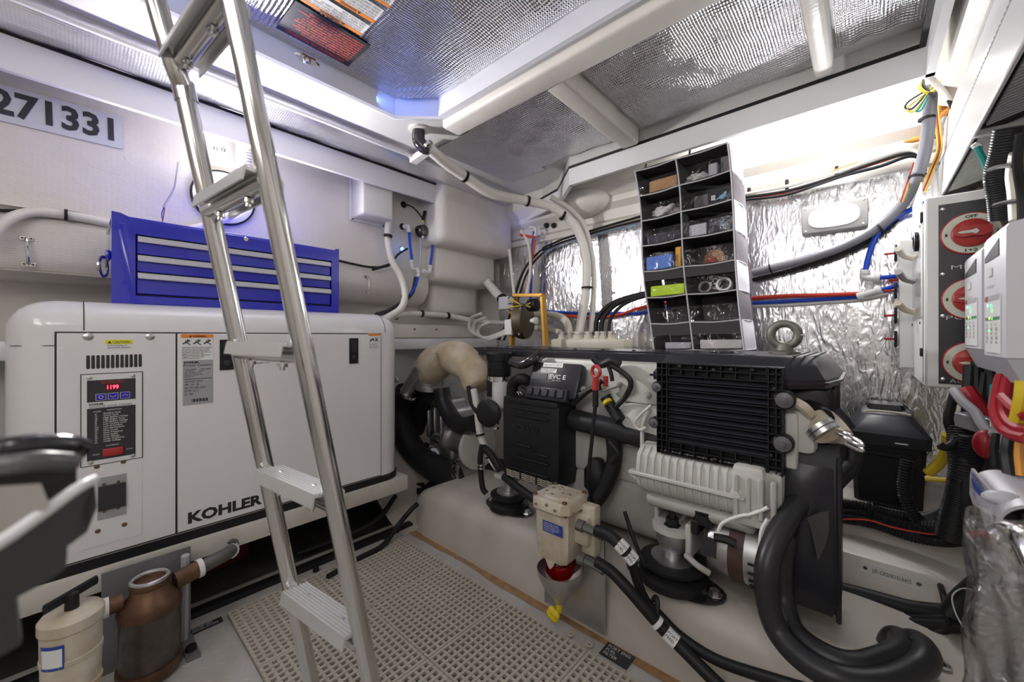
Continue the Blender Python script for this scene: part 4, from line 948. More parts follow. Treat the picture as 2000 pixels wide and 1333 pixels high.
br.prism(pr, (0, 0, .016)).box((m2.x + .045, 1.14, .30), (m2.x + .062, 1.30, .395), .004, 1).box((m2.x - .062, 1.19, .35), (m2.x - .050, 1.30, .41), .004, 1)
br = br.build('mount_bracket', ENGL, eng)
MB().lathe((m2.x, m2.y, .30), (0, 0, 1), [(.036, 0), (.046, .03), (.046, .052)], 18).build('bracket_boss', ALU, br)
MB().lathe((m2.x, m2.y - .005, .368), (0, 0, 1), [(.024, 0), (.024, .002), (.018, .003), (.018, .022), (.010, .023), (.010, .042), (0, .042)], 6).build('bracket_nut', BLK, br)
# ---- exhaust side (left end)
xa = [W(938, 757, Y=1.27), W(928, 728, Y=1.28), W(905, 706, Y=1.30), W(880, 698, Y=1.33), W(855, 708, Y=1.35), W(838, 724, Y=1.36)]
MB().tube(xa, lambda s: .072 + .026 * s + .005 * math.sin(s * 17), 22, 6).build('lagged_elbow', LAG, eng, label='stained cloth wrapped exhaust elbow', ang=80)
label('X00122', W(850, 690, Y=1.235), V((.15, 0, -.30)), V((.30, 0, .15)), .075, .022, mat('faded_ink', (.22, .18, .12), .8), eng)
ye = MB().tube([W(846, 712, Y=1.355), W(834, 730, Y=1.36), W(834, 752, Y=1.37)], .088, 20, 4).build('steel_elbow', ALU, eng)
MB().tube([W(828, 716, Y=1.30), W(806, 745, Y=1.28), W(793, 768, Y=1.27)], .036, 16, 4).build('branch_pipe', ALU, ye)
for q, r, d in (((795, 765), .040, (-.5, 0, -1)), ((800, 772), .042, (-.5, 0, -1))):
    clampring('band_clamp', W(*q, Y=1.28), d, r, STEEL, ye, w=.008)
clampring('band_clamp', W(838, 757, Y=1.37), (-.1, 0, -1), .078, ALU, ye, w=.012)
MB().tube([W(795, 765, Y=1.30), W(780, 800, Y=1.30), W(788, 845, Y=1.30), W(812, 885, Y=1.32), W(850, 915, Y=1.33), W(885, 930, Y=1.34), W(915, 925, Y=1.36)], .070, 20, 7).build('exhaust_hose', EXH, eng, ang=70)
MB().tube([W(842, 745, Y=1.40), W(835, 775, Y=1.42), W(820, 800, Y=1.44), W(805, 850, Y=1.46), W(810, 900, Y=1.46)], .072, 20, 6).build('exhaust_hose', EXH, eng, ang=70)
MB().tube([W(862, 760, Y=1.38), W(868, 790, Y=1.38), W(885, 820, Y=1.36), W(905, 832, Y=1.34), W(930, 828, Y=1.32)], .046, 16, 6).build('water_hose', RUBG, eng)
for q in ((905, 922), (912, 918)): clampring('band_clamp', W(*q, Y=1.355), (1, 0, .3), .072, STEEL, eng, w=.008)
gb = MB().box((-1.97, 1.42, .30), (-1.70, 1.64, .52), .03, 3).box((-1.93, 1.40, .50), (-1.76, 1.56, .56), .02, 2).box((-1.88, 1.37, .22), (-1.66, 1.6, .36), .03, 3)
gb.build('gearbox', ALU, eng)
for k in range(4): MB().box((-1.95 + .06 * k, 1.412, .32), (-1.935 + .06 * k, 1.425, .50), .003, 1).build('casting_web', ALU, eng)
MB().lathe((-1.70, 1.42, .36), (1, 0, -.02), [(.10, 0), (.10, .02), (.078, .022), (.078, .17), (.09, .175), (.09, .19)], 24).build('drive_housing', ALU, eng)
MB().lathe((-1.50, 1.40, .35), (1, -.08, 0), [(.115, 0), (.115, .02), (.08, .03)], 28).build('flange', ENGL, eng)
c = W(848, 888, Y=1.36)
MB().lathe(c, (.25, -1, .1), [(.035, 0), (.036, .004), (.0, .006)], 20).build('round_badge', PAPER, eng)
MB().lathe(c + V((.008, -.006, .0)), (.25, -1, .1), [(.020, 0), (.020, .002), (.0, .003)], 20).build('badge_centre', BLUL, eng)
for q in ((832, 868), (852, 862), (838, 880), (880, 855)): MB().tube([W(*q, Y=1.38), W(q[0] + 8, q[1] + 5, Y=1.36)], .012, 8, 1).build('hydraulic_union', STEEL, eng)
MB().tube([W(925, 760, Y=1.2), W(932, 800, Y=1.2), W(938, 850, Y=1.2), W(955, 890, Y=1.19), W(972, 915, Y=1.18)], .0155, 12, 6).build('cream_hose', HOSEW, eng)
MB().tube([W(915, 755, Y=1.2), W(922, 790, Y=1.19), W(942, 815, Y=1.18), W(968, 820, Y=1.17)], .010, 10, 6).build('small_hose', RUB, eng)
MB().tube([W(942, 870, Y=1.17), W(938, 900, Y=1.165), W(942, 950, Y=1.16), W(950, 965, Y=1.165)], .012, 10, 6).build('small_hose', RUB, eng)
MB().tube([W(945, 875, Y=1.18), W(960, 890, Y=1.175), W(975, 915, Y=1.17)], .017, 10, 5).build('small_hose', RUB, eng)
for q in ((968, 826), (968, 836), (940, 908), (940, 914)): clampring('band_clamp', W(*q, Y=1.165), (0, 0, 1), .013, STEEL, eng, w=.004)
for q in ((938, 850), (957, 893)): clampring('cable_tie', W(*q, Y=1.19), (.3, 0, -1), .017, RUB, eng, w=.004)
MB().box((-1.22, 1.19, .53), (-1.195, 1.2, .56)).build('yellow_tag', YEL, eng)
# drive seal ring on the hull
dr = thing('drive_seal', (-1.62, 1.52, .10), 'black segmented rubber seal ring of the drive on the hull left of the engine', 'seal')
MB().lathe((-1.62, 1.52, .06), (.08, -.12, 1), [(.33, 0), (.34, .02), (.30, .05), (.22, .06), (.20, .10), (.0, .10)], 40).build('seal_ring', RUB, dr)
for k in range(28):
    a = 2 * math.pi * k / 28; MB().obox((-1.62 + .315 * math.cos(a), 1.52 + .315 * math.sin(a), .10), (.045 * math.cos(a), .045 * math.sin(a), 0), (-.02 * math.sin(a), .02 * math.cos(a), 0), (0, 0, .03), .004, 1).build('ring_rib', BLK, dr)
# ---------------------------------------------------------------- things behind the engine
mf = thing('vent_manifold', W(1155, 670, Y=1.86), 'cream plastic manifold with a row of ports behind the engine cover', 'manifold')
a = W(1083, 668, Y=1.86); b = W(1226, 668, Y=1.86)
MB().box((a.x, 1.82, .855), (b.x, 1.93, .905), .012, 2).build('base', CREAM, mf)
for q, r in ((1098, .022), (1112, .022), (1130, .032), (1150, .026), (1168, .018), (1179, .018), (1194, .018)):
    p = W(q, 660, Y=1.86); MB().lathe((p.x, 1.86, .90), (0, 0, 1), [(r * 1.25, 0), (r * 1.2, .01), (r, .012), (r, .045)], 16).build('port', CREAM, mf)
    clampring('band_clamp', (p.x, 1.86, .935), (0, 0, 1), r, BRUSH, mf, w=.005)
hose('cream_hose', [W(1112, 655, Y=1.86), W(1108, 632, Y=1.87), W(1095, 620, Y=1.9), W(1075, 615, Y=1.93), W(1050, 616, Y=1.96), W(1030, 620, Y=1.98)], .021, CREAM, 'cream hose arching from the manifold to the left in front of the foil', seg=12)
hose('cream_hose', [W(1098, 658, Y=1.86), W(1094, 650, Y=1.87), W(1082, 646, Y=1.9), W(1055, 642, Y=1.93), W(1030, 640, Y=1.95)], .017, CREAM, 'lower short cream hose leaving the left port of the manifold', seg=12)
for i, q in enumerate((1168, 1179, 1194)):
    hose('black_hose', [W(q - 5, 655, Y=1.86), W(q - 2, 625, Y=1.87), W(q + 14, 603, Y=1.89), W(q + 38, 588, Y=1.93), W(q + 75, 577, Y=1.96), W(q + 110, 570, Y=1.98)], .0125 if i < 2 else .009, RUB, ('leftmost', 'middle', 'thin rightmost')[i] + ' black hose arching from the manifold towards the organizer', seg=8)
# ochre bracket with reel and motor
ob = thing('ochre_bracket', W(1032, 672, Y=1.72), 'ochre metal frame holding a motor and dark wheel behind the engine cover', 'bracket')
def OB(q0, q1, w, Y=1.72):
    a = W(*q0, Y=Y); b = W(*q1, Y=Y); d = b - a; n = V((-d.z, 0, d.x)).normalized() * w
    return MB().obox((a + b) / 2, d, n, (0, .035, 0))
OB((1060, 578), (1066, 675), .014).build('leg', BRASSY, ob); OB((1006, 578), (1000, 675), .014).build('leg', BRASSY, ob)
OB((1004, 577), (1062, 577), .016).build('top_bar', BRASSY, ob)
MB().lathe(W(1022, 628, Y=1.75), (1, .25, 0), [(.03, -.03), (.10, -.028), (.105, 0), (.10, .028), (.03, .03)], 26).build('wheel', mat('dark_bronze', (.10, .08, .05), .5, .5), ob)
MB().lathe(W(1034, 597, Y=1.74), (1, -.1, 0), [(.030, 0), (.036, .006), (.036, .055), (.028, .066), (0, .068)], 20).build('motor', BLK, ob)
MB().box(W(982, 606, Y=1.74), W(1002, 578, Y=1.70), .004, 1).build('connector_block', GREYP, ob)
for k in range(5):
    a = W(992, 584 + 5 * k, Y=1.69); MB().tube([a, a + V((.04, -.01, .012 - .006 * k)), W(1022, 597, Y=1.69), W(1036, 588 + 4 * k, Y=1.69)], .003, 6, 4).build('wire', YELC if k % 2 else BLK, ob)
MB().lathe(W(1038, 627, Y=1.70), (1, -.3, 0), [(.012, 0), (.012, .03), (.018, .03), (.018, .045), (0, .047)], 14).build('white_union', WHT, ob)
MB().box(W(989, 655, Y=1.70), W(999, 624, Y=1.68), .004, 1).build('white_block', WHT, ob)
MB().tube([W(1017, 600, Y=1.68), W(1010, 625, Y=1.68), W(1014, 655, Y=1.68)], .0035, 6, 4).build('wire', GREYP, ob)
# pale seacock and foil corner at the far left
hose('grey_duct', [W(950, 550, X=-1.93), W(965, 568, X=-1.88), W(985, 590, Y=1.86), W(1000, 605, Y=1.84)], .030, HOSEW, 'short fat grey duct with black bands at the far corner left of the ochre bracket', 'duct', seg=14)
for i, q in enumerate(((955, 556), (980, 583))): clampring('hose_clamp', W(*q, Y=1.93 if i == 0 else 1.86), (.8, -.2, -.8), .032, RUB, w=.006, **tagd(('upper', 'lower')[i] + ' black band on the fat grey duct', 'clamp'))
hose('white_hose', [W(1018, 450, Y=1.98), W(1033, 480, Y=1.98), W(1036, 530, Y=1.98), W(1028, 575, Y=1.96)], .010, HOSEW, 'thin white hose dropping from the corner past the red tube', seg=8)
hose('white_hose', [W(995, 487, Y=1.93), W(999, 530, Y=1.93), W(1004, 574, Y=1.9)], .009, HOSEW, 'thin white straight hose behind the ochre bracket', seg=8)
hose('red_tube', [W(1016, 459, Y=1.97), W(1045, 464, Y=2.0)], .008, REDH, 'short level red tube at the far corner below the moulded box', 'tube')
hose('red_tube', [W(1045, 468, Y=2.0), W(1040, 500, Y=2.0), W(1034, 540, Y=2.0), W(1027, 572, Y=1.98)], .008, REDH, 'red tube dropping down the foil at the far corner', 'tube')
hose('blue_tube', [W(1043, 452, Y=2.02), W(1040, 485, Y=2.03), W(1038, 530, Y=2.03), W(1036, 590, Y=2.03)], .0085, BLUH, 'blue tube dropping down the foil at the far corner', 'tube')
elbow([W(1035, 444, Y=2.0), W(1046, 446, Y=2.0), W(1046, 462, Y=2.0)], 'white elbow on the red and blue tubes in the far corner', .009)
for k in range(4):
    hose('corner_cable', [W(1070 + 3 * k, 480, Y=2.05), W(1045 + 3 * k, 500, Y=2.04), W(1022 + 3 * k, 530, Y=2.0), W(1006 + 3 * k, 575, Y=1.96), W(994 + 3 * k, 620, Y=1.92), W(972 + 4 * k, 665, Y=1.86)], .0075, RUB if k != 2 else CREAM, ('leftmost black', 'second black', 'pale cream', 'rightmost black')[k] + ' cable of the bundle curving down the far corner', 'cable', group='corner cable bundle')
for i, q in enumerate((0, 8, 17)):
    hose('white_hose', [W(940 + q, 613 + q, Y=1.8), W(920 + q, 622 + q, Y=1.8), W(918 + q, 645 + q * .5, Y=1.8), W(945 + q * .5, 660 + q * .2, Y=1.78), W(975, 652 + q * .3, Y=1.76), W(996, 640 + q * .5, Y=1.74)], .010, HOSEW, ('outer', 'middle', 'inner')[i] + ' white hose coil left of the ochre bracket', seg=8)
for i, x in enumerate((1068, 1082)): MB().lathe(W(x, 441, Y=2.08), (0, -1, 0), [(.016, 0), (.018, .006), (.012, .012), (.012, .02), (0, .02)], 12).build('black_plug', BLK, None, **tagd(('left', 'right')[i] + ' one of two black plugs on the cream hull above the foil', 'plug'))
MB().sphere(W(1138, 398, Y=2.03), .17, 20, 12, (1, .6, .48)).build('moulded_bump', GEL, wf)
# ---------------------------------------------------------------- big cooling hoses at the right end of the engine
un = MB().tube([W(1585, 815, Y=1.2), W(1600, 832, Y=1.19), W(1612, 848, Y=1.17)], .030, 14, 4).build('hose_union', CANV, eng)
MB().tube([W(1600, 812, Y=1.25), W(1625, 835, Y=1.24), W(1640, 855, Y=1.22)], .028, 14, 4).build('hose_union', CANV, eng)
MB().tube([W(1575, 800, Y=1.24), W(1590, 812, Y=1.22), W(1598, 822, Y=1.2)], .034, 14, 4).build('elbow_stub', RUB, eng)
for q, d in (((1610, 845), (1, -.4, -1)), ((1602, 836), (1, -.4, -1))): clampring('band_clamp', W(*q, Y=1.175), d, .030, BRUSH, un, w=.005)
for q in (0, 9): MB().tube([W(1632, 838 + q, Y=1.15), W(1655, 848 + q, Y=1.13), W(1683, 866 + q, Y=1.12), W(1680, 872 + q, Y=1.12), W(1650, 858 + q, Y=1.13)], .0035, 6, 4).build('wire_clamp_ear', STEEL, un)
MB().tube([W(1625, 805, Y=1.3), W(1640, 822, Y=1.3), W(1652, 840, Y=1.3)], .022, 10, 3).build('short_hose', RUBG, eng)
A_ = [(1608, 846, 1.03), (1622, 856, 1.02), (1628, 882, 1.0), (1612, 915, .98), (1590, 948, .96), (1550, 995, .93), (1515, 1055, .90), (1498, 1110, .88), (1500, 1175, .87), (1520, 1235, .85), (1570, 1290, .80), (1650, 1330, .755), (1730, 1334, .75), (1785, 1312, .775), (1808, 1287, .80), (1800, 1264, .84), (1778, 1256, .87)]
B_ = [(1632, 855, 1.07), (1650, 862, 1.06), (1662, 888, 1.04), (1655, 912, 1.03), (1632, 935, 1.01), (1572, 1000, .97), (1537, 1055, .95), (1526, 1110, .94), (1530, 1175, .92), (1552, 1236, .87), (1610, 1281, .82), (1670, 1300, .795), (1722, 1290, .805), (1760, 1272, .83), (1762, 1254, .87), (1745, 1250, .90)]
hose('coolant_hose', [W(a, b, t=t) for a, b, t in A_] + [W(1774, 1256, t=.88) + V((-.01, .02, -.06))], .0245, RUBG, 'front one of two thick black hoses looping from the engine end down to the stringer', seg=16)
hose('coolant_hose', [W(a, b, t=t) for a, b, t in B_] + [W(1740, 1252, t=.91) + V((-.01, .02, -.06))], .0245, RUBG, 'rear one of two thick black hoses looping from the engine end down to the stringer', seg=16)
hose('cable_tie', [W(1592, 918, t=.96), W(1622, 945, t=.94), W(1645, 950, t=.98)], .0022, RUB, 'black tie strap across both thick hoses below the engine end', 'cable tie', seg=6)
hose('hose_strap', [W(1748, 1246, t=.90), W(1775, 1247, t=.84), W(1808, 1262, t=.82), W(1826, 1284, t=.81), W(1845, 1300, t=.81)], .004, RUB, 'black strap over the thick hoses bolted to the stringer', 'strap', seg=6)
p = W(1842, 1301, Z=.212); MB().lathe(p, (0, 0, 1), [(.014, 0), (.013, .003), (.007, .004), (.007, .010), (0, .01)], 8).build('strap_bolt', BRUSH, None, **tagd('steel bolt holding the black strap of the thick hoses', 'bolt'))
# ---------------------------------------------------------------- fuel filter
ff = thing('fuel_filter', W(1100, 1190, Y=1.0), 'cream fuel filter with red bowl and steel drip cup in front of the engine stringer', 'filter')
fx, fy = -.702, 1.005
MB().ring([[V((fx + sx * w, fy + sy * w, z)) for sx, sy in ((-1, -.72), (-.72, -1), (.72, -1), (1, -.72), (1, .72), (.72, 1), (-.72, 1), (-1, .72))] for z, w in ((.245, .048), (.262, .056), (.29, .058), (.392, .060), (.398, .066))]).build('body', CANV, ff)
lid_ = MB().ring([[V((fx + sx * w, fy + sy * w, z)) for sx, sy in ((-1, -.72), (-.72, -1), (.72, -1), (1, -.72), (1, .72), (.72, 1), (-.72, 1), (-1, .72))] for z, w in ((.400, .068), (.428, .067), (.434, .062))])
lid_.ring([[V((fx + sx * w, fy + sy * w, z)) for sx, sy in ((-1, -.5), (-.5, -1), (.5, -1), (1, -.5), (1, .5), (.5, 1), (-.5, 1), (-1, .5))] for z, w in ((.430, .050), (.440, .046))])
lid_ = lid_.build('lid', CANV, ff)
MB().box((fx - .062, fy - .062, .3975), (fx + .062, fy + .062, .4005)).build('seal', RUST, ff)
for sx in (-1, 1):
    for sy in (-1, 1): MB().lathe((fx + sx * .054, fy + sy * .054, .434), (0, 0, 1), [(.008, 0), (.007, .005), (0, .006)], 6).build('lid_bolt', RUST, lid_)
CHIP = mat('bare_cast_chip', (.22, .17, .13), .6)
rg = random.Random(8)
for k in range(14):
    a, b = rg.uniform(-.04, .04), rg.uniform(-.04, .04); an = rg.random() * 3.1; r = rg.uniform(.003, .011)
    MB().prism([V((fx + a + r * math.cos(an + q) * (1 if q < 1 or q > 4 else .25), fy + b + r * math.sin(an + q) * .5, .4402)) for q in (0, 1.2, 2.4, 3.5, 5)], (0, 0, .0006)).build('worn_chip', CHIP, lid_)
for q in ((-.04, -.068), (.03, -.068), (.065, -.03), (.0, -.068)): MB().sphere((fx + q[0], fy + q[1], .402 + .02 * rg.random()), .004, 6, 4, (1.6, 1, 1), .5, int(q[0] * 100)).build('worn_chip', CHIP, lid_)
a = W(1061, 1018, Y=fy - .06); b = W(1099, 1054, Y=fy - .06)
bl_ = plate('blue_label', (a.x, fy - .060, b.z + .004), *NY, b.x - a.x, a.z - b.z, BLUL, ff, .0025)
label('DIESEL FUEL FILTER\nWATER SEPARATOR\nDRAIN WATER DAILY\nPATENTS PENDING\nMADE IN USA', (a.x + .004, fy - .0628, b.z + .008), *NY, (b.x - a.x) * .86, (a.z - b.z) * .8, WINK, bl_)
MB().lathe((fx, fy, .185), (0, 0, 1), [(.036, 0), (.044, .012), (.045, .068)], 26).build('bowl', REDB, ff, label='red translucent bowl')
MB().lathe((fx, fy, .187), (0, 0, 1), [(.034, 0), (.042, .012), (.043, .040)], 26).build('fuel', mat('red_fuel', (.30, .004, .006), .15), ff)
MB().prism([V((fx + .018 * s, fy - .052, z)) for s, z in ((-1, .25), (1, .25), (.5, .232), (0, .222), (-.5, .232))], (0, .006, 0)).build('cast_lug', CANV, ff)
MB().lathe((fx, fy, .10), (0, 0, 1), [(.018, 0), (.022, .012), (.052, .05), (.068, .085), (.071, .105), (.069, .105), (.050, .06), (.018, .02)], 30, caps=False).build('drip_cup', BRUSH, ff, label='brushed steel cup')
MB().tube([(fx, fy, .105), (fx - .002, fy - .004, .07)], .010, 10, 1).build('drain_stem', YEL, ff)
tp_ = MB()
for k in range(4):
    a = k * 1.57 + .4; tp_.sphere((fx - .012 + .011 * math.cos(a), fy - .02, .066 + .010 * math.sin(a)), .0145, 10, 7, (1, .7, 1))
tp_.build('drain_tap', YEL, ff, label='yellow drain tap')
MB().box((-.80, 1.056, .03), (-.578, 1.062, .33), .0, 1).build('backing_plate', BRUSH, ff)
MB().box((-.66, 1.0, .30), (-.60, 1.058, .39), .012, 2).box((-.635, 1.02, .27), (-.59, 1.058, .415), .006, 2).build('mount_lug', CANV, ff)
def FH(px, py, Y): return W(px, py, Y=Y)
p1 = FH(1140, 1030, .975); p2 = FH(1142, 1095, .975)
for p in (p1, p2):
    MB().lathe(p, (1, .1, -.12), [(.017, -.02), (.017, .0), (.013, .002), (.013, .05), (.015, .052), (.015, .06)], 8).build('hose_fitting', mat('dull_zinc', (.16, .16, .15), .5, .6), ff)
hose('fuel_hose', [FH(1165, 1037, .98), FH(1190, 1047, .975), FH(1212, 1066, .97), FH(1238, 1096, .98)], .0165, RUB, 'upper black fuel hose leaving the cream filter to the right', seg=12)
hose('fuel_hose', [FH(1165, 1098, .98), FH(1195, 1118, .98), FH(1230, 1155, .98), FH(1262, 1192, .99), FH(1300, 1235, 1.0), FH(1345, 1280, 1.0), FH(1400, 1335, .99), FH(1440, 1370, .98)], .0155, RUB, 'lower black fuel hose running from the cream filter down the stringer', seg=12)
hose('fuel_hose', [FH(1235, 1100, 1.0), FH(1246, 1140, 1.02), FH(1262, 1175, 1.03), FH(1290, 1205, 1.03), FH(1330, 1245, 1.03), FH(1400, 1290, 1.02), FH(1500, 1325, 1.0), FH(1580, 1350, .98)], .013, RUB, 'black hose along the stringer side joining the fuel hose at the cable hook', seg=12)
HU = smooth_path([FH(1165, 1037, .98), FH(1190, 1047, .975), FH(1212, 1066, .97), FH(1238, 1096, .98)], 6)
HL = smooth_path([FH(1165, 1098, .98), FH(1195, 1118, .98), FH(1230, 1155, .98), FH(1262, 1192, .99), FH(1300, 1235, 1.0), FH(1345, 1280, 1.0), FH(1400, 1335, .99), FH(1440, 1370, .98)], 6)
for path, k0_, k1_, lab, s_ in ((HU, 11, 14, 'upper of two white printed sleeves on the upper fuel hose', 'PORT\nFUEL'), (HU, 15, 18, 'lower of two white printed sleeves on the upper fuel hose', 'PORT\nENG'), (HL, 21, 22, 'small white sleeve on the lower fuel hose by the cable hook', ''), (HL, 24, 27, 'long white printed sleeve on the lower fuel hose', 'PORT\nFEED')):
    pp = path[k0_:k1_ + 1]; t = MB().tube(pp, .0182, 14, 1).build('hose_label', PAPER, None, **tagd(lab, 'label'))
    if s_:
        dd = (pp[-1] - pp[0]).normalized(); c = (pp[0] + pp[-1]) / 2; vw = (V((0, 0, CH)) - c).normalized(); nn = (vw - dd * vw.dot(dd)).normalized(); uy_ = nn.cross(dd)
        label(s_, c + nn * .0190 - dd * .013 - uy_ * .008, dd, uy_, .026, .016, INK, t)
hose('cable_hook', [FH(1283, 1202, 1.0), FH(1284, 1180, 1.01), FH(1281, 1168, 1.02), FH(1277, 1172, 1.04)], .007, RUB, 'black upright strap hook screwed to the stringer side', 'hook', seg=8)
# small engraved plates on the sole
def sole_label(c, ang, w, h, s, lab):
    ux = V((math.cos(ang), math.sin(ang), 0)); uy = V((-ux.y, ux.x, 0)); o0 = V((c.x, c.y, .0022))
    t = thing('engraved_plate', o0, lab, 'label'); o = o0 - ux * w / 2 - uy * h / 2; o.z = .0022
    plate('plate', o, ux, uy, w, h, PANEL, t, .002); label(s, o + ux * w * .1 + uy * h * .12 + V((0, 0, .0025)), ux, uy, w * .8, h * .76, WINK, t)
sole_label(W(1205, 1283, Z=0), math.radians(0), .085, .055, 'PORT ENG\nFUEL\nFILTER', 'small black engraved plate on the floor by the stringer reading port engine fuel filter')
sole_label(W(394, 1229, Z=0), math.radians(90), .105, .03, 'SEA WATER GEN\nSEA WATER INTAKE', 'small black engraved plate on the floor by the sea strainer')
hose('floor_hose', [W(640, 1128, Z=.02), W(700, 1092, Z=.02), W(748, 1066, Z=.025), W(775, 1030, Z=.06), W(800, 1000, Z=.12), W(815, 985, Z=.14)], .011, RUB, 'black hose lying along the floor edge and rising to the stringer end', seg=8)
for i, q in enumerate(((380, 1204), (617, 1116), (752, 1052))): MB().lathe(W(*q, Z=.002), (0, 0, 1), [(.012, 0), (.011, .012), (.005, .016), (0, .016)], 8).build('edge_knob', RUB, None, **tagd(('leftmost', 'middle', 'rightmost')[i] + ' black knob on the floor edge below the generator', 'knob'))
hose('bilge_hose', [(-1.75, .62, .02), (-1.73, .80, .03), (-1.70, .95, .06), (-1.75, 1.08, .12)], .012, RUB, 'dark hose in the recess under the generator plank', seg=8)
# under the generator: red box and ribbed dark unit
MB().box((-2.05, .34, -.02), (-1.93, .50, .08), .015, 2).build('fuel_can', mat('dark_red_plastic', (.12, .01, .01), .5), None, **tagd('dark red plastic can in the recess under the generator', 'can'))
bu = thing('ribbed_unit', (-1.9, .42, .12), 'black ribbed unit above the red can in the recess', 'machine')
MB().box((-1.99, .28, .121), (-1.80, .52, .20), .01, 2).build('housing', BLK, bu)
for k in range(9): MB().box((-1.80, .30 + .022 * k, .165), (-1.785, .312 + .022 * k, .20)).build('cooling_rib', BLK, bu)
# ---------------------------------------------------------------- sea strainers
def at_f(px, py, X): return W(px, py, X=X)
st = thing('sea_strainer', (-1.45, .142, .0), 'large bronze topped sea strainer with dark clear cylinder on a grey bracket', 'strainer')
c = W(290, 1270, Z=.0); cx2, cy2 = -1.45, .142
_n0 = set(COL.objects)
MB().lathe((cx2, cy2, .005), (0, 0, 1), [(.060, 0), (.066, .01), (.066, .028)], 28).build('base_ring', BRONZE, st)
MB().lathe((cx2, cy2, .030), (0, 0, 1), [(.060, 0), (.060, .120)], 28).build('cylinder', mat('tea_stained_bowl', (.10, .085, .07), .12, vary=.4, vscale=20, bump=[('wavez', 90, .4, .001)]), st)
MB().lathe((cx2, cy2, .148), (0, 0, 1), [(.062, 0), (.064, .012), (.058, .026), (.044, .040), (.037, .056), (.040, .06), (.040, .07), (.034, .072), (.032, .066), (0, .066)], 28).build('head', BRONZE, st)
MB().torus((cx2, cy2, .221), (0, 0, 1), .036, .005, 26, 8).build('lid_ring', BRUSH, st)
MB().tube([(cx2, cy2 - .05, .19), (cx2, cy2 - .105, .187)], .018, 12, 1).build('pipe_stub', BRONZE, st)
MB().tube([(cx2, cy2 - .075, .189), (cx2, cy2 - .088, .189)], .021, 12, 1).build('white_union', WHT, st)
MB().tube([(cx2 - .01, cy2 + .05, .19), (cx2 - .02, cy2 + .10, .195)], .021, 12, 1).build('pipe_stub', BRONZE, st)
MB().tube([(cx2 - .02, cy2 + .10, .195), (cx2 - .022, cy2 + .112, .196)], .023, 12, 1).build('white_union', WHT, st)
MB().tube([(cx2 - .022, cy2 + .11, .196), (cx2 - .03, cy2 + .15, .20), (cx2 - .05, cy2 + .185, .20), (cx2 - .09, cy2 + .20, .20)], .017, 12, 4).build('outlet_elbow', mat('dull_zinc', (.16, .16, .15)), st)
clampring('band_clamp', (cx2 - .055, cy2 + .188, .20), (-1, .3, 0), .018, STEEL, st, w=.005)
MB().box((cx2 - .085, cy2 - .085, .0), (cx2 - .079, cy2 + .095, .235), .0, 1).build('bracket', mat('grimy_grey', (.22, .22, .23), .5, vary=.3), st)
MB().box((cx2 - .085, cy2 + .07, .0), (cx2 + .03, cy2 + .10, .006)).build('bracket_foot', MATS['grimy_grey'], st)
MB().tube([(cx2 - .07, cy2 + .078, .008), (cx2 - .045, cy2 + .078, .23)], .010, 8, 1).build('bracket_post', GREYP, st)
MB().lathe((cx2 - .01, cy2 + .085, .006), (0, 0, 1), [(.014, 0), (.012, .01), (0, .012)], 8).build('bracket_bolt', BLK, st)
for o in set(COL.objects) - _n0: o.scale = (1.05, 1.05, 1.18)
s2_ = thing('white_filter', (-1.30, .0, 0), 'white banded round filter with black T handle lid at the lower left corner', 'filter')
_n0 = set(COL.objects)
fx2, fy2 = -1.30, .0
MB().lathe((fx2, fy2, .055), (0, 0, 1), [(.040, 0), (.052, .008), (.054, .04), (.056, .041), (.056, .046), (.054, .047), (.056, .085), (.058, .086), (.058, .091), (.056, .092), (.057, .125)], 32).build('body', CANV, s2_)
for z in (.098, .143): MB().torus((fx2, fy2, z), (0, 0, 1), .0565, .0012, 32, 5).build('rust_line', mat('rust_line', (.45, .28, .12), .7), s2_)
MB().lathe((fx2, fy2, .18), (0, 0, 1), [(.058, 0), (.061, .003), (.061, .016), (.054, .021), (0, .024)], 32).build('lid', CANV, s2_)
MB().lathe((fx2, fy2, .202), (0, 0, 1), [(.014, 0), (.013, .022), (0, .025)], 12).build('handle_hub', BLK, s2_)
MB().tube([(fx2 - .045, fy2 + .045, .222), (fx2 + .035, fy2 - .045, .222)], .007, 8, 1).build('t_handle', BLK, s2_)
MB().ring([[V((fx2 + r * math.cos(a), fy2 + r * math.sin(a), z)) for a in [math.radians(-62 + 7 * k) for k in range(8)]] for r, z in ((.0572, .140), (.0582, .172), (.0590, .172), (.0580, .140))], closed=False, caps=False).build('side_label', BLUL, s2_)
MB().ring([[V((fx2 + r * math.cos(a), fy2 + r * math.sin(a), z)) for a in [math.radians(-58 + 6 * k) for k in range(8)]] for r, z in ((.0588, .144), (.0596, .168), (.060, .168), (.0592, .144))], closed=False, caps=False).build('side_label', PAPER, s2_)
MB().lathe((fx2, fy2, .0), (0, 0, 1), [(.03, 0), (.048, .01), (.05, .056)], 24).build('red_bowl', RED, s2_)
MB().box((fx2 + .035, fy2 - .10, .06), (fx2 + .062, fy2 + .02, .10), .008, 2).build('bracket', CANV, s2_)
for y in (-.08, -.005, .01): MB().lathe((fx2 + .06, fy2 + y, .08), (1, 0, 0), [(.011, 0), (.010, .006), (0, .007)], 12).build('bolt', RUST, s2_)
for o in set(COL.objects) - _n0: o.scale = (.84, .84, 1.58)
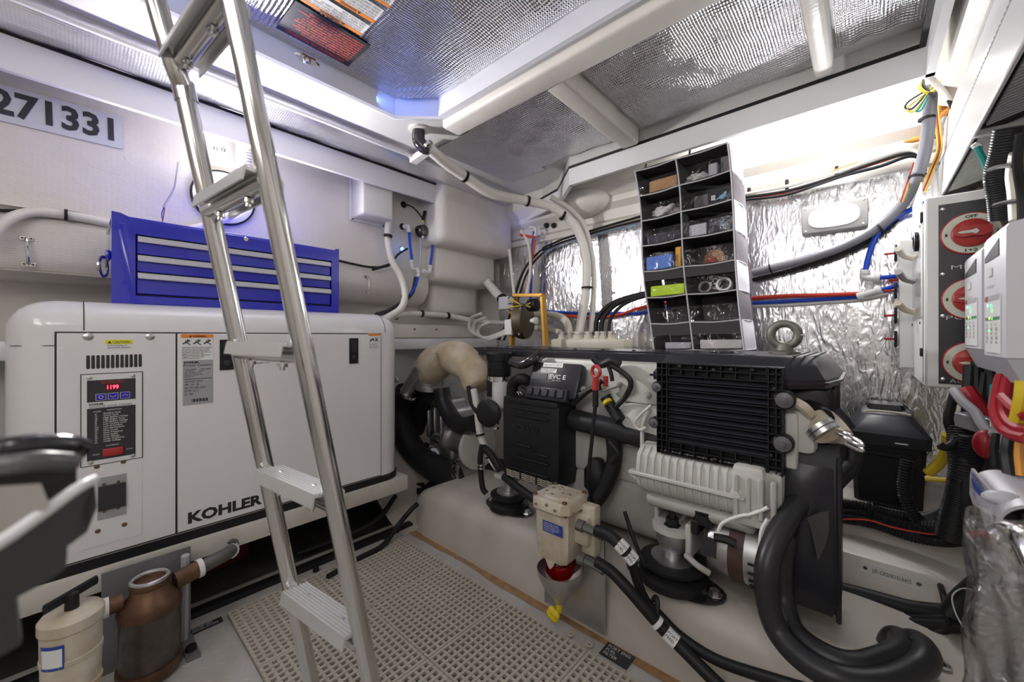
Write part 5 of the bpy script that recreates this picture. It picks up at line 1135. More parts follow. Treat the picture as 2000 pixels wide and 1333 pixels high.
# dark glossy fitting close to the camera at the left
fg = thing('glossy_fitting', W(60, 1000, t=.30), 'out of focus glossy black casing with bright rim close to the left edge', 'casing')
AWAY = (W(95, 1000, t=1) - V((0, 0, CH))).normalized()      # the casing runs away from the walkway towards the generator
T0 = .30
def Fp(px, py, t=T0): return W(px, py, t=t)
MB().tube([Fp(-60, 885, .30), Fp(0, 880, .30), Fp(60, 872, .31), Fp(130, 872, .33), Fp(160, 880, .34)], .0095, 12, 5).build('rolled_rim', BLKG, fg)
MB().tube([Fp(-60, 915, .29), Fp(20, 908, .29), Fp(80, 902, .30), Fp(140, 905, .32)], .008, 12, 5).build('lower_rim', mat('dark_satin', (.10, .10, .10), .35), fg)
MB().prism([Fp(142, 898, .33), Fp(164, 896, .33), Fp(165, 866, .33), Fp(146, 866, .33)], AWAY * .006).build('bright_tab', STEEL, fg)
MB().prism([Fp(-80, 925, .29), Fp(40, 920, .30), Fp(150, 905, .33), Fp(150, 960, .33), Fp(60, 1000, .30), Fp(-80, 1060, .28)], AWAY * .05).build('neck', mat('brown_black', (.03, .025, .02), .4), fg)
MB().prism([Fp(-80, 960, .262), Fp(0, 950, .27), Fp(80, 945, .28), Fp(96, 985, .28), Fp(60, 1030, .275), Fp(-80, 1090, .26)], AWAY * .02).build('bright_shoulder', STEEL, fg)
MB().tube([Fp(-80, 1105, .25), Fp(0, 1060, .262), Fp(80, 1005, .28), Fp(150, 955, .30), Fp(182, 938, .32)], .0042, 10, 5).build('flange_edge', FAS, fg)
MB().prism([Fp(-80, 1112, .25), Fp(80, 1010, .28), Fp(184, 938, .32), Fp(190, 990, .32), Fp(170, 1040, .32), Fp(132, 1068, .31), Fp(130, 1110, .31), Fp(100, 1132, .30), Fp(30, 1170, .28), Fp(40, 1260, .27), Fp(-80, 1330, .25)], AWAY * .03).build('casing', mat('dark_grey_casing', (.075, .075, .08), .4), fg)

# ---------------------------------------------------------------- lower right: plate, cables
np_ = thing('hull_number_plate', W(1742, 1125, Y=1.544), 'small metal hull number plate screwed to the white stringer', 'plate')
a = W(1680, 1117, Y=1.5445); b = W(1806, 1157, Y=1.5445); ux = (b - a).normalized(); ux.y = 0; uy = V((-ux.z, 0, ux.x))
plate('plate', a, ux, uy, (b - a).length, .032, WHT, np_, .0015)
label('US- CRSXK151A415', a + ux * .026 + uy * .010 + V((0, -.0018, 0)), ux, uy, (b - a).length - .052, .011, INK, np_)
for s in (.011, (b - a).length - .011): MB().lathe(a + ux * s + uy * .016 + V((0, -.0015, 0)), (0, -1, 0), [(.006, 0), (.004, .002), (0, .002)], 10).build('screw', STEEL, np_)
cab = [([(1630, 1150, 1.46), (1700, 1168, 1.46), (1780, 1190, 1.45), (1850, 1200, 1.44), (1930, 1215, 1.42)], .021, 'uppermost thick black cable below the white stringer'),
       ([(1630, 1178, 1.45), (1700, 1195, 1.44), (1780, 1210, 1.43), (1850, 1213, 1.42), (1930, 1222, 1.40)], .014, 'middle black cable below the white stringer'),
       ([(1630, 1195, 1.43), (1700, 1215, 1.42), (1780, 1220, 1.41), (1860, 1224, 1.40), (1930, 1232, 1.39)], .014, 'lower black cable below the white stringer'),
       ([(1640, 1205, 1.42), (1680, 1228, 1.40), (1740, 1243, 1.39), (1800, 1240, 1.39), (1850, 1228, 1.40), (1900, 1205, 1.42)], .010, 'sagging black cable lowest below the white stringer')]
for P_, r, l in cab: hose('battery_cable', [W(x, y, Y=Y) for x, y, Y in P_], r, RUB, l, 'cable', seg=10)
for i, (q0, q1) in enumerate((((1645, 1183), (1664, 1187)), ((1672, 1188), (1694, 1193)))):
    a = W(*q0, Y=1.44); b = W(*q1, Y=1.44); t = MB().tube([a, b], .0155, 12, 1).build('cable_label', PAPER, None, **tagd(('left', 'right')[i] + ' white printed sleeve on the cables at the engine end', 'label'))
    label('PORT\nMAIN', a + V((.005, -.016, -.008)), (1, 0, -.1), (.1, 0, 1), (b - a).length * .7, .015, INK, t)
hose('cable_strap', [W(1837, 1145, Y=1.54), W(1843, 1165, Y=1.46), W(1850, 1195, Y=1.42), W(1856, 1225, Y=1.39)], .007, RUB, 'black strap hanging the cables from the white stringer', 'strap', seg=8)
hose('corrugated_conduit', [W(1860, 1195, Y=1.40), W(1880, 1172, Y=1.38), W(1912, 1145, Y=1.34)], .022, BLK, 'short corrugated black conduit rising beside the wrapped post', 'conduit', seg=12, rib=.006)
hose('thin_wire', [W(1938, 1150, t=.64), W(1915, 1156, t=.70), W(1880, 1150, Y=1.25), W(1860, 1165, Y=1.28), W(1865, 1195, Y=1.28), W(1880, 1225, Y=1.28)], .0013, WHT, 'thin clear wire loop beside the wrapped post', 'wire', seg=5)
# conduits on the shelf
cd = [([(1620, 985, 1.70), (1680, 992, 1.70), (1740, 1008, 1.68), (1800, 1016, 1.66), (1845, 1005, 1.62), (1870, 980, 1.58), (1872, 930, 1.56), (1868, 870, 1.56), (1872, 840, 1.58)], .020, 'upper corrugated conduit on the shelf turning up beside the battery box'),
      ([(1620, 1000, 1.69), (1700, 1010, 1.68), (1780, 1032, 1.65), (1840, 1040, 1.60), (1885, 1022, 1.54), (1905, 985, 1.50), (1900, 930, 1.48), (1893, 850, 1.48)], .020, 'middle corrugated conduit sweeping up beside the silver hood'),
      ([(1620, 1010, 1.67), (1700, 1022, 1.66), (1780, 1048, 1.63), (1840, 1057, 1.60), (1900, 1052, 1.54)], .017, 'lower corrugated conduit on the shelf edge'),
      ([(1772, 900, 1.62), (1766, 950, 1.61), (1775, 990, 1.60), (1800, 1022, 1.58), (1840, 1030, 1.55)], .017, 'corrugated conduit dropping in front of the battery box')]
for P_, r, l in cd: hose('corrugated_conduit', [W(x, y, Y=Y) for x, y, Y in P_], r, BLK, l, 'conduit', seg=10, rib=.0075, ribamp=.16)
hose('red_wire', [W(1620, 1015, Y=1.64), W(1690, 1016, Y=1.64), W(1740, 1030, Y=1.62), W(1790, 1040, Y=1.60), W(1830, 1044, Y=1.57), W(1880, 1035, Y=1.5), W(1893, 1008, Y=1.48)], .0022, REDH, 'thin red wire along the corrugated conduits', 'wire', seg=6)
MB().box(W(1694, 1010, Y=1.66), W(1702, 980, Y=1.68), .003, 1).build('conduit_clip', BLK, None, **tagd('black clip holding the corrugated conduits on the shelf', 'clip'))
hose('braided_loom', [W(1884, 835, Y=1.52), W(1882, 880, Y=1.50), W(1884, 930, Y=1.49), (.165, 1.52, .40)], .030, RUB, 'thick black braided loom standing right of the battery box', 'cable loom', seg=12, rib=.006, ribamp=.06)
# battery box
bb = thing('battery_box', (.05, 1.88, .372), 'black lidded battery box on the shelf below the foil', 'battery box')
def rr(x0, x1, y0, y1, z, c): return [V((x, y, z)) for x, y in ((x0 + c, y0), (x1 - c, y0), (x1, y0 + c), (x1, y1 - c), (x1 - c, y1), (x0 + c, y1), (x0, y1 - c), (x0, y0 + c))]
MB().ring([rr(-.028, .135, 1.765, 2.03, .372, .012), rr(-.036, .143, 1.757, 2.04, .575, .012)]).build('box', BLK, bb, ang=25)
MB().ring([rr(-.045, .152, 1.748, 2.05, .565, .012), rr(-.047, .154, 1.746, 2.05, .602, .012), rr(-.010, .118, 1.79, 2.02, .655, .02), rr(.0, .108, 1.80, 2.01, .660, .02)]).build('lid', SATIN, bb, ang=25)
MB().ring([rr(-.02, .13, 1.92, 2.06, .60, .01), rr(.01, .10, 1.94, 2.05, .675, .01)]).build('rear_cap', BLK, bb, ang=25)
MB().box((-.01, 1.750, .53), (.115, 1.760, .545), .003, 1).build('moulded_lip', BLK, bb)
MB().tube([(.0, 1.81, .664), (.02, 1.81, .668), (.07, 1.81, .668), (.11, 1.81, .664)], .0035, 8, 3).build('strap', CANV, bb)
MB().box((.07, 1.742, .578), (.10, 1.748, .5815)).build('mark', WINK, bb)
MB().box((.018, 1.735, .372), (.115, 1.757, .382), .002, 1).build('foot_strip', BLK, bb)
# yellow cables beside the battery box
yc = [([(1806, 935, 1.7), (1835, 938, 1.7), (1862, 940, 1.7)], .008, YELC, 'straight short yellow cable right of the battery box'),
      ([(1812, 925, 1.75), (1835, 905, 1.74), (1848, 880, 1.72), (1852, 850, 1.7)], .014, YELC, 'thick yellow cable bend right of the battery box'),
      ([(1806, 905, 1.8), (1815, 885, 1.8), (1830, 880, 1.78), (1838, 893, 1.76), (1825, 905, 1.76), (1810, 900, 1.78)], .003, WHT, 'thin white wire ring right of the battery box'),
      ([(1645, 915, 1.9), (1655, 912, 1.9), (1668, 905, 1.95)], .006, YELC, 'yellow cable end left of the battery box')]
for P_, r, m_, l in yc: hose('yellow_cable', [W(x, y, Y=Y) for x, y, Y in P_], r, m_, l, 'cable', seg=8)
# ---------------------------------------------------------------- electrical cabinet
ex0, ex1, ey, ez0, ez1 = .126, .50, 1.60, .777, 1.308
ecb = thing('switch_cabinet', (.31, 1.85, ez0), 'white cabinet with black battery switch panel in front of the foil at the right', 'cabinet')
MB().box((ex0, ey, ez0), (ex1, 2.08, ez1), .004, 1).build('body', WHT, ecb)
MB().box((ex0 - .001, ey + .052, ez0 + .01), (ex0 + .003, ey + .057, ez1 - .002)).build('door_gap', SEAM, ecb)
MB().box((ex0 - .036, 1.98, ez0 + .03), (ex0 + .01, 2.0, ez1 - .045), .002, 1).build('rear_flange', WHT, ecb)
def N(px, py): return W(px, py, X=ex0 - .003)
a = N(1773, 437); b = N(1798, 633)
mp_ = plate('connection_plate', (ex0, 1.97, b.z + .02), *NX, .29, .40, BRUSH, ecb, .003)
for y, z in ((1.955, .96), (1.955, 1.33 - .0), (1.70, .96), (1.70, 1.25)): MB().lathe((ex0 - .003, y, min(z, 1.26)), (-1, 0, 0), [(.005, 0), (.003, .002)], 8).build('screw', BLK, mp_)
MB().lathe((ex0 - .004, 1.76, 1.215), (-1, 0, 0), [(.03, 0), (.03, .008), (.022, .01), (.02, .002)], 18).build('round_inlet', BLK, mp_)
for i, (y, z) in enumerate(((1.88, 1.18), (1.86, 1.10), (1.88, 1.0))): MB().tube([(ex0 - .004, y, z), (ex0 - .03, y - .01, z + .012), (ex0 - .045, y - .05, z + .03)], .010, 8, 3).build('cable_gland', (CREAM, BRUSH, CANV)[i], mp_)
MB().box((ex0 - .006, 1.66, .86), (ex0, 1.68, .885), .002, 1).build('latch', BLK, ecb); MB().box((ex0 - .006, 1.66, 1.255), (ex0, 1.68, 1.285), .002, 1).build('latch', BLK, ecb)
for i, z in enumerate((1.22, 1.085, .995, .91)):
    p = V((ex0 - .04, 1.985, z)); MB().box(p + V((-.008, -.012, -.03)), p + V((0, .012, .03)), .003, 1).build('stud_block', BLK, ecb)
    MB().tube([p, p + V((-.035, 0, 0))], .004, 8, 1).build('stud', RED, ecb)
pa = W(1833, 402, Y=ey); pb = W(1834, 749, Y=ey)
pw = .27; pn = plate('switch_panel', (pa.x, ey - .0005, pb.z), *NY, pw, pa.z - pb.z, PANEL, ecb, .003)
for z in (pb.z + .012, (pa.z + pb.z) / 2 - .06, (pa.z + pb.z) / 2 + .055, pa.z - .012):
    MB().lathe((pa.x + .008, ey - .0035, z), (0, -1, 0), [(.006, 0), (.005, .002), (.002, .003)], 10).build('screw', BRUSH, pn)
IVR = mat('ivory_ring', (.62, .66, .55), .45)
for i, q in enumerate(((1896, 456), (1898, 584), (1899, 709))):
    c = W(*q, Y=ey - .004); sw = MB().lathe(c, (0, -1, 0), [(.0565, 0), (.0555, .004), (.054, .005)], 40).build('battery_switch', RED, pn)
    MB().lathe(c + V((0, -.005, 0)), (0, -1, 0), [(.053, 0), (.052, .0015), (0, .0015)], 40).build('dial_ring', IVR, sw)
    MB().lathe(c + V((0, -.0065, 0)), (0, -1, 0), [(.037, 0), (.036, .008), (.032, .011), (0, .011)], 36).build('knob', RED, sw)
    kn = MB(); 
    kn.prism([c + V((x, -.017, z)) for x, z in ((-.033, .012), (0, .017), (.033, .012), (.034, -.006), (.015, -.013), (0, -.010), (-.015, -.013), (-.034, -.006))], (0, -.012, 0)); kn.build('grip', RED, sw)
    MB().prism([c + V((x, -.0295, z)) for x, z in ((-.028, 0), (-.02, .003), (-.002, .004), (.006, .007), (.011, 0), (.006, -.007), (-.002, -.003), (-.02, -.003))], (0, -.001, 0)).build('pointer', IVR, sw)
    label('OFF', c + V((-.011, -.0069, .0405)), *NY, .022, .008, INK, sw, bold=.02); label('1', c + V((-.047, -.0069, -.004)), *NY, .004, .008, INK, sw, bold=.02)
    label('1+2', c + V((-.011, -.0069, -.0485)), *NY, .022, .008, INK, sw, bold=.02); label('2', c + V((.042, -.0069, -.004)), *NY, .006, .008, INK, sw, bold=.02)
for s, q0, wd_ in (('ME', (1858, 527), .035), ('PORT', (1848, 625), .075), ('ACCESSORY', (1855, 748), .105)):
    p = W(*q0, Y=ey - .0035); label(s, (p.x, p.y, p.z), *NY, wd_, .011, WINK, pn, bold=-.012)
# chargers on the right bulkhead
def charger(y0, y1, x, z0, z1, lab):
    t = thing('battery_charger', (x + .13, (y0 + y1) / 2, z0), lab, 'charger', None)
    prof = [(x, z0 + .045), (x + .012, z0), (x + .26, z0), (x + .26, z1), (x + .05, z1), (x, z1 - .012)]
    h = y1 - y0
    up = MB().prism([V((a, y0, b)) for a, b in ((x, z0 + .048), (x + .26, z0 + .048), (x + .26, z1), (x + .05, z1), (x + .004, z1 - .012), (x, z1 - .02))], (0, h, 0))
    up.build('upper_cover', CHG, t)
    MB().prism([V((a, y0 + .001, b)) for a, b in ((x + .001, z0 + .047), (x + .020, z0), (x + .26, z0), (x + .26, z0 + .047))], (0, h - .002, 0)).build('lower_cover', CHGD, t)
    yr = y1 - .012                                       # left edge of the label side seen from the room
    MB().prism([V((x - .0012, yr, z1 - .062)), V((x - .0012, yr - h * .66, z1 - .062)), V((x - .0012, yr - h * .66, z1 - .030)), V((x - .0012, yr, z1 - .052))], (.002, 0, 0)).build('handle_slot', SEAM, t)
    lb = plate('front_label', (x - .0004, yr - .01, z0 + .055), *NX, h * .68, .110, PAPER, t, .001)
    plate('grey_band', (x - .0014, yr - .01, z0 + .156), *NX, h * .66, .010, GREYP, lb, .0006); plate('red_band', (x - .002, yr - .01, z0 + .156), *NX, h * .12, .010, RED, lb, .0006)
    plate('green_band', (x - .0014, yr - .01, z0 + .118), *NX, h * .66, .006, mat('green_print', (.10, .25, .14), .5), lb, .0006)
    for y_, z_, m_, r in ((.02, .148, LEDB, .0035), (.045, .146, LEDG, .003), (.052, .136, LEDG, .0028), (.035, .122, LEDO, .003), (.055, .121, LEDG, .0025), (.03, .098, LEDG, .002)):
        MB().lathe((x - .0016, yr - .01 - y_ * h / .16, z0 + z_), (-1, 0, 0), [(r, 0), (r * .8, .001)], 10).build('indicator', m_, lb)
    for a in range(3):
        label('BULK\nABSORB\nFLOAT\nSTORAGE\nPOWER', (x - .0016, yr - .018 - .035 * a * h / .16, z0 + .072), *NX, .016 * h / .16, .040, INK, lb)
    label('12V 25A', (x - .0006, yr - .015, z0 + .053), *NX, h * .5, .006, INK, t)
    plate('badge', (x - .0006, yr - .03 * h / .16, z1 - .094), *NX, h * .16, .016, WHT, t, .0014)
    label('charger', (x - .0006, yr - .02, z1 - .118), *NX, h * .34, .008, GREYP, t)
    MB().box((x + .26, y0 + .03, z0 + .02), (XR, y1 - .03, z1 - .02)).build('wall_bracket', GREYP, t)
charger(1.33, 1.525, .190, .843, 1.128, 'farther grey battery charger partly hidden at the black switch panel')
charger(1.10, 1.270, .185, .833, 1.132, 'nearest grey battery charger at the right edge with lit green lights')
# ---------------------------------------------------------------- duct with vents, upper right
dk = S('trim_duct', MB().box((.20, .55, 1.538), (.24, 2.085, 1.632), .006, 2).box((.196, .55, 1.412), (.205, 2.085, 1.527), .003, 1), FAS)
MB().box((.205, .55, 1.524), (.23, 2.085, 1.541)).build('gasket', HOSEG, dk)
MB().tube([(.199, .6 + .1 * k, 1.5315 + .001 * (k % 2)) for k in range(15)], .0035, 6, 2, rib=.02, ribamp=.5).build('edge_bead', mat('bead_grey', (.18, .18, .19), .5), dk)
S('trim_duct_roof', MB().box((.20, .55, 1.62), (XR, 2.085, 1.64)), GEL)
for y0, y1, m_, lab, n in ((.85, 1.45, GREYP, 'louvred vent panel, grey standing for its shade, under the white duct at the upper right', 34), (1.49, 2.02, WHT, 'white louvred vent panel above the switch cabinet', 30)):  # nearer vent coloured grey for its shade; the two differ only by lighting
    v = thing('louvre_vent', (.34, (y0 + y1) / 2, 1.42), lab, 'vent')
    up = V((.30, 0, .085)).normalized(); nrm = V((.27, 0, -.96)).normalized(); o_ = V((.205, 0, 1.416))
    MB().prism([o_ + V((0, y0, .012)), o_ + V((0, y1, .012)), o_ + V((0, y1, .012)) + up * .34, o_ + V((0, y0, .012)) + up * .34], (0, 0, .01)).build('panel', PANEL, v)  # black backing stands in for the shade between the slats
    for k in range(n):
        y = y0 + .02 + (y1 - y0 - .04) * k / (n - 1)
        MB().obox(o_ + V((0, y, 0)) + up * .175, up * .335, V((0, .0105 if n == 34 else .009, 0)), V((0, .002, .007)), .0, 1).build('slat', m_, v)
    MB().box((.20, y0 - .008, 1.408), (.50, y0, 1.425)).build('edge', m_, v)
# ---------------------------------------------------------------- hanging organizer
OY = 1.62
TL, TR, BL, BR = W(1240, 335, Y=OY), W(1420, 277, Y=OY), W(1275, 684, Y=OY), W(1452, 684, Y=OY)
DEP = V((0, .20, 0))
def OP(u, v, d=0.):
    a = TL.lerp(TR, u); b = BL.lerp(BR, u); p = a.lerp(b, v); return p + DEP * d + V((.006 * math.sin(v * 7), .008 * math.sin(v * 9 + u * 2), 0))
og = thing('hanging_organizer', BL.lerp(BR, .5), 'tall charcoal fabric hanging organizer with fourteen pockets and pale edging below the deckhead', 'organizer')
UD = .475
def sheet(P, th, m, name, par, **k):
    n = (V(P[1]) - V(P[0])).cross(V(P[3]) - V(P[0])).normalized() * th
    return MB().prism([V(p) for p in P], n).build(name, m, par, **k)
sheet([OP(0, 0, 1), OP(1, 0, 1), OP(1, 1, 1), OP(0, 1, 1)], .003, FABG, 'back_panel', og)
for k in range(7):
    v0, v1 = k / 7, (k + 1) / 7
    for u, nm in ((0, 'side_panel'), (UD, 'divider')):
        sheet([OP(u, v0), OP(u, v0, 1), OP(u, v1, 1), OP(u, v1)], .002, FAB, nm, og)
    MB().grid(lambda a, b: OP(1, v0 + (v1 - v0) * b, a) + V((.004 + .010 * math.sin(math.pi * b) * math.sin(math.pi * a), 0, 0)), 6, 6).build('side_panel', FABW if k % 2 == 0 else FABG, og)
    MB().tube([OP(1, v1, 0), OP(1, v1, .5) + V((.010, 0, 0)), OP(1, v1, 1)], .0025, 6, 3).build('edging', FABW, og)
for k in range(8):
    v = k / 7
    for u0, u1 in ((0, UD), (UD, 1)):
        sheet([OP(u0, v), OP(u1, v), OP(u1, v, 1), OP(u0, v, 1)], .003, FAB, 'shelf', og)
        m_ = (u0 + u1) / 2; MB().tube([OP(u0, v), OP(m_, v + .006), OP(u1, v)], .0028, 6, 4).build('edging', TRIM, og)
for u in (0, UD, 1): MB().tube([OP(u, k / 14) for k in range(15)], .0032, 6, 1).build('edging', TRIM if u < 1 else FABW, og)
MB().tube([OP(1, k / 14, 1) for k in range(15)], .003, 6, 1).build('edging', FABW, og)
for u0, u1 in ((0, UD), (UD, 1)):
    sheet([OP(u0 + .01, 6 / 7 + .004), OP(u1 - .01, 6 / 7 + .004), OP(u1 - .01, 6 / 7 + .065), OP(u0 + .01, 6 / 7 + .065)], .002, FAB, 'front_band', og)
    sheet([OP(u0 + .01, 4 / 7 + .008), OP(u1 - .01, 4 / 7 + .008), OP(u1 - .01, 4 / 7 + .055), OP(u0 + .01, 4 / 7 + .055)], .002, FAB, 'front_band', og)
for k in range(7):
    for u0, u1 in ((0, UD), (UD, 1)):
        lo = .45
        MB().grid(lambda a, b: OP(u0 + .01 + (u1 - u0 - .02) * a, (k + lo + (1 - lo) * b) / 7 - .003) + V((0, -.003 - .004 * math.sin(a * 9 + k) * math.sin(b * 3), 0)), 8, 5).build('clear_window', VINYL, og)
for u in (.1, .6): MB().tube([OP(u, 0, .1), OP(u, 0, .1) + V((0, .01, .03))], .004, 6, 1).build('hanging_strap', FAB, og)
def cell(k, u, d=.35): return OP(u, (k + 1) / 7, d) + V((0, 0, .003))
def cbox(k, u0, u1, h, d0, d1, name, m, lab, cat, tilt=0, **kw):
    a, b = cell(k, u0, d0), cell(k, u1, d0); e = (b - a); e.y = 0; h = h * 1.35; up = V((0, 0, h)); dd = DEP * (d1 - d0)
    return MB().obox((a + b) / 2 + up / 2 + dd / 2 + V((0, 0, .001)), e, dd, up, .003, 1).build(name, m, None, **tagd(lab, cat))
def rag(k, u0, u1, h, m, lab, name='rag', cat='cloth', seed=1):
    a, b = cell(k, u0, .3), cell(k, u1, .3); w = (b - a).length / 2; h = h * 1.6; rnd = random.Random(seed); mb = MB()
    c = a.lerp(b, .5) + V((0, 0, h * .42)); ph = [rnd.uniform(0, 6) for _ in range(6)]
    def fn(u, v):
        th = math.pi * (.001 + .998 * v); al = 2 * math.pi * u
        q = 1 + .22 * math.sin(3 * al + ph[0] + 2 * th) + .16 * math.sin(5 * al + 4 * th + ph[1]) * math.sin(th) + .10 * math.sin(9 * al - 7 * th + ph[2]) * math.sin(th)
        q = 1 + (q - 1) * min(1, 3 * math.sin(th)); z = math.cos(th) * h * .46 * q
        return c + V((math.sin(th) * math.cos(al) * w * q, math.sin(th) * math.sin(al) * .035 * q, max(z, -h * .40)))
    mb.grid(fn, 40, 24)
    return mb.build(name, m, None, ang=80, **tagd(lab, cat))
cbox(0, .10, .43, .040, .1, .6, 'cardboard_box', CARD, 'brown cardboard box in the top left organizer pocket', 'box')
rag(0, .53, .74, .030, RAG, 'grey crumpled rag in the top right organizer pocket', seed=3)
cbox(0, .75, .84, .045, .2, .5, 'grey_card', GREYP, 'grey card beside the rag in the top right organizer pocket', 'card')
cbox(0, .86, .98, .060, .3, .6, 'plastic_bag', FABG, 'taupe bag at the right end of the top right organizer pocket', 'bag')
rag(1, .08, .40, .038, RAG, 'white crumpled rags in the second left organizer pocket', seed=9)
g_ = cbox(1, .74, .97, .048, .15, .5, 'glove_box', BLK, 'black box with a blue glove print in the second right organizer pocket', 'box')
cbox(1, .56, .72, .046, .3, .7, 'taupe_packet', FABG, 'taupe packet left of the black glove box in the organizer', 'packet')
LBLUE = mat('pale_blue_print', (.16, .42, .62), .5)
p = cell(1, .88, .13) + V((0, -.004, .026)); MB().prism([p + V((.018 * x, -.0015, .012 * z)) for x, z in ((-1.6, -1.2), (-.5, -.7), (0, -.9), (.8, -.2), (1, .9), (.7, 1.3), (.3, .6), (-.3, .3), (-.6, -.3))], (0, .001, 0)).build('glove_print', LBLUE, g_)
p = cell(1, .775, .13) + V((0, -.004, .018)); plate('white_mark', (p.x, p.y, p.z), *NY, .014, .018, WINK, g_, .0006); label('H', (p.x + .003, p.y - .0008, p.z + .004), *NY, .008, .010, INK, g_)
cbox(2, .05, .45, .030, .05, .4, 'black_packet', mat('glossy_black_film', (.03, .03, .045), .12, bump=[('noise', 30, .8, .008)]), 'black film packets in the third left organizer pocket', 'packet')
cbox(2, .53, .72, .036, .1, .4, 'clear_tub', mat('frosted_plastic', (.50, .51, .55), .25), 'frosted plastic tub in the third right organizer pocket', 'tub')
b_ = cbox(2, .74, .98, .042, .05, .4, 'black_packet', MATS['glossy_black_film'], 'black film packet with teal print in the third right organizer pocket', 'packet')
p = cell(2, .90, .04) + V((0, -.002, .010)); label('CARE', (p.x, p.y - .001, p.z), (0, 0, 1), (-1, 0, 0), .028, .012, mat('teal_print', (.12, .40, .45), .5), b_)
CL_ = mat('blue_cloth', (.10, .22, .62), .8, bump=[('noise', 20, .5, .005)])
cbox(3, .03, .34, .042, .02, .5, 'blue_cloth', CL_, 'folded bright blue cloth in the fourth left organizer pocket', 'cloth')
rag(3, .05, .30, .016, FABG, 'grey mesh bundle on the folded blue cloth', seed=21).location.z += .056
cbox(3, .36, .43, .062, .1, .5, 'orange_packet', mat('orange_cloth', (.72, .36, .05), .7), 'orange packet beside the folded blue cloth', 'packet')
a = cell(3, .62, .3); MB().prism([a + V(q) for q in ((0, 0, 0), (.05, 0, .012), (.045, 0, .03), (.03, 0, .034), (.016, 0, .022))], (0, .05, 0)).build('red_pouch', RED, None, **tagd('red pouch in the fourth right organizer pocket', 'pouch'))
a = cell(3, .74, .35); MB().tube([a + V((-.015, 0, .004)), a + V((-.012, 0, .030)), a + V((.01, 0, .036)), a + V((.022, 0, .006))], .004, 8, 4, flat=6).build('leather_strap', CARD, None, **tagd('brown leather strap beside the red pouch in the organizer', 'strap'))
cbox(4, .04, .45, .032, .03, .6, 'lime_cloth', mat('lime_cloth', (.50, .72, .03), .8, bump=[('noise', 30, .4, .004)]), 'folded lime green cloth in the fifth left organizer pocket', 'cloth')
for i, (u, m_, r, lab) in enumerate(((.63, mat('clear_tape', (.35, .33, .33), .2), .024, 'roll of clear tape in the fifth right organizer pocket'), (.83, WHT, .028, 'roll of white tape in the fifth right organizer pocket'))):
    c = cell(4, u, .3) + V((0, 0, r)); MB().lathe(c, (0, -1, .15), [(r, -.012), (r, .012), (r * .72, .012), (r * .72, -.012), (r, -.012)], 26, caps=False).build('tape_roll', m_, None, **tagd(lab, 'tape'))
cbox(6, .12, .43, .020, .1, .5, 'white_packet', mat('clear_film_white', (.48, .48, .52), .25, bump=[('noise', 25, .8, .006)]), 'pale film packet in the bottom left organizer pocket', 'packet')
cbox(6, .53, .97, .026, .1, .5, 'white_cloth', RAG, 'folded white cloth in the bottom right organizer pocket', 'cloth')
# ---------------------------------------------------------------- decals on the hatch
dz_ = 1.8605
def decal(c00, c10, c01, name, m, lab):
    """c00 text lower left, c10 text lower right, c01 text upper left, photo positions on the hatch foil"""
    o, a, b = W(*c00, Z=dz_), W(*c10, Z=dz_), W(*c01, Z=dz_); ux = a - o; uy = b - o
    uy = uy - ux.normalized() * uy.dot(ux.normalized())
    t = thing(name, o, lab, 'decal'); MB().prism([o, o + ux, o + ux + uy, o + uy], (0, 0, -.0015)).build('sheet', m, t)
    return t, o + V((0, 0, -.0017)), ux, uy
t, o, ux, uy = decal((724, 89), (577, 0), (683, 131), 'oil_placard', PANEL, 'black placard with red upside down lettering on the hatch foil')
lw, lh = ux.length, uy.length
label('DISCHARGE OF OIL PROHIBITED', o + ux * .10 + uy * .86, ux, uy, lw * .80, lh * .09, RINK, t, bold=.02)
label('The Federal Water Pollution Control Act\nprohibits the discharge of oil or oily waste into\nor upon the navigable waters of the United States\nor the waters of the contiguous zone, or which\nmay affect natural resources belonging to, or under\nthe exclusive management authority of the U.S., if\nsuch discharge causes a film or discoloration of\nthe surface of the water or causes a sludge or\nemulsion beneath the surface of the water. Violators\nare subject to a civil penalty by law of $5,000.', o + ux * .06 + uy * .07, ux, uy, lw * .86, lh * .74, RINK, t, bold=.012)
for (a, b, c), lab, tx_ in ((((722, 50), (600, -26), (706, 70)), 'white decal with orange edge next to the black placard on the hatch foil', 'AVOID SERIOUS INJURY OR DEATH FROM FIRE\nOR EXPLOSION RESULTING FROM LEAKING\nFUEL. INSPECT SYSTEM FOR LEAKS AT\nLEAST ONCE A YEAR.'),
                            (((750, 20), (650, -44), (728, 44)), 'second white decal with orange edge farther from the black placard on the hatch foil', 'GASOLINE VAPORS CAN EXPLODE RESULTING\nIN INJURY OR DEATH. BEFORE STARTING\nENGINE OPERATE BLOWER AND CHECK\nENGINE COMPARTMENT FOR VAPORS.'),
                            (((775, -6), (680, -66), (752, 10)), 'third white decal with orange edge at the top frame edge on the hatch foil', 'CARBON MONOXIDE\nCAN CAUSE BRAIN DAMAGE')):
    t, o, ux, uy = decal(a, b, c, 'warning_decal', PAPER, lab)
    MB().prism([o + uy * .80, o + ux + uy * .80, o + ux + uy, o + uy], (0, 0, -.0004)).build('orange_band', ORGL, t)
    label('\u25B2 WARNING', o + ux * .3 + uy * .83 + V((0, 0, -.0006)), ux, uy, ux.length * .4, uy.length * .13, INK, t, bold=.02)
    label(tx_, o + ux * .05 + uy * .06, ux, uy, ux.length * .88, uy.length * .68, INK, t)
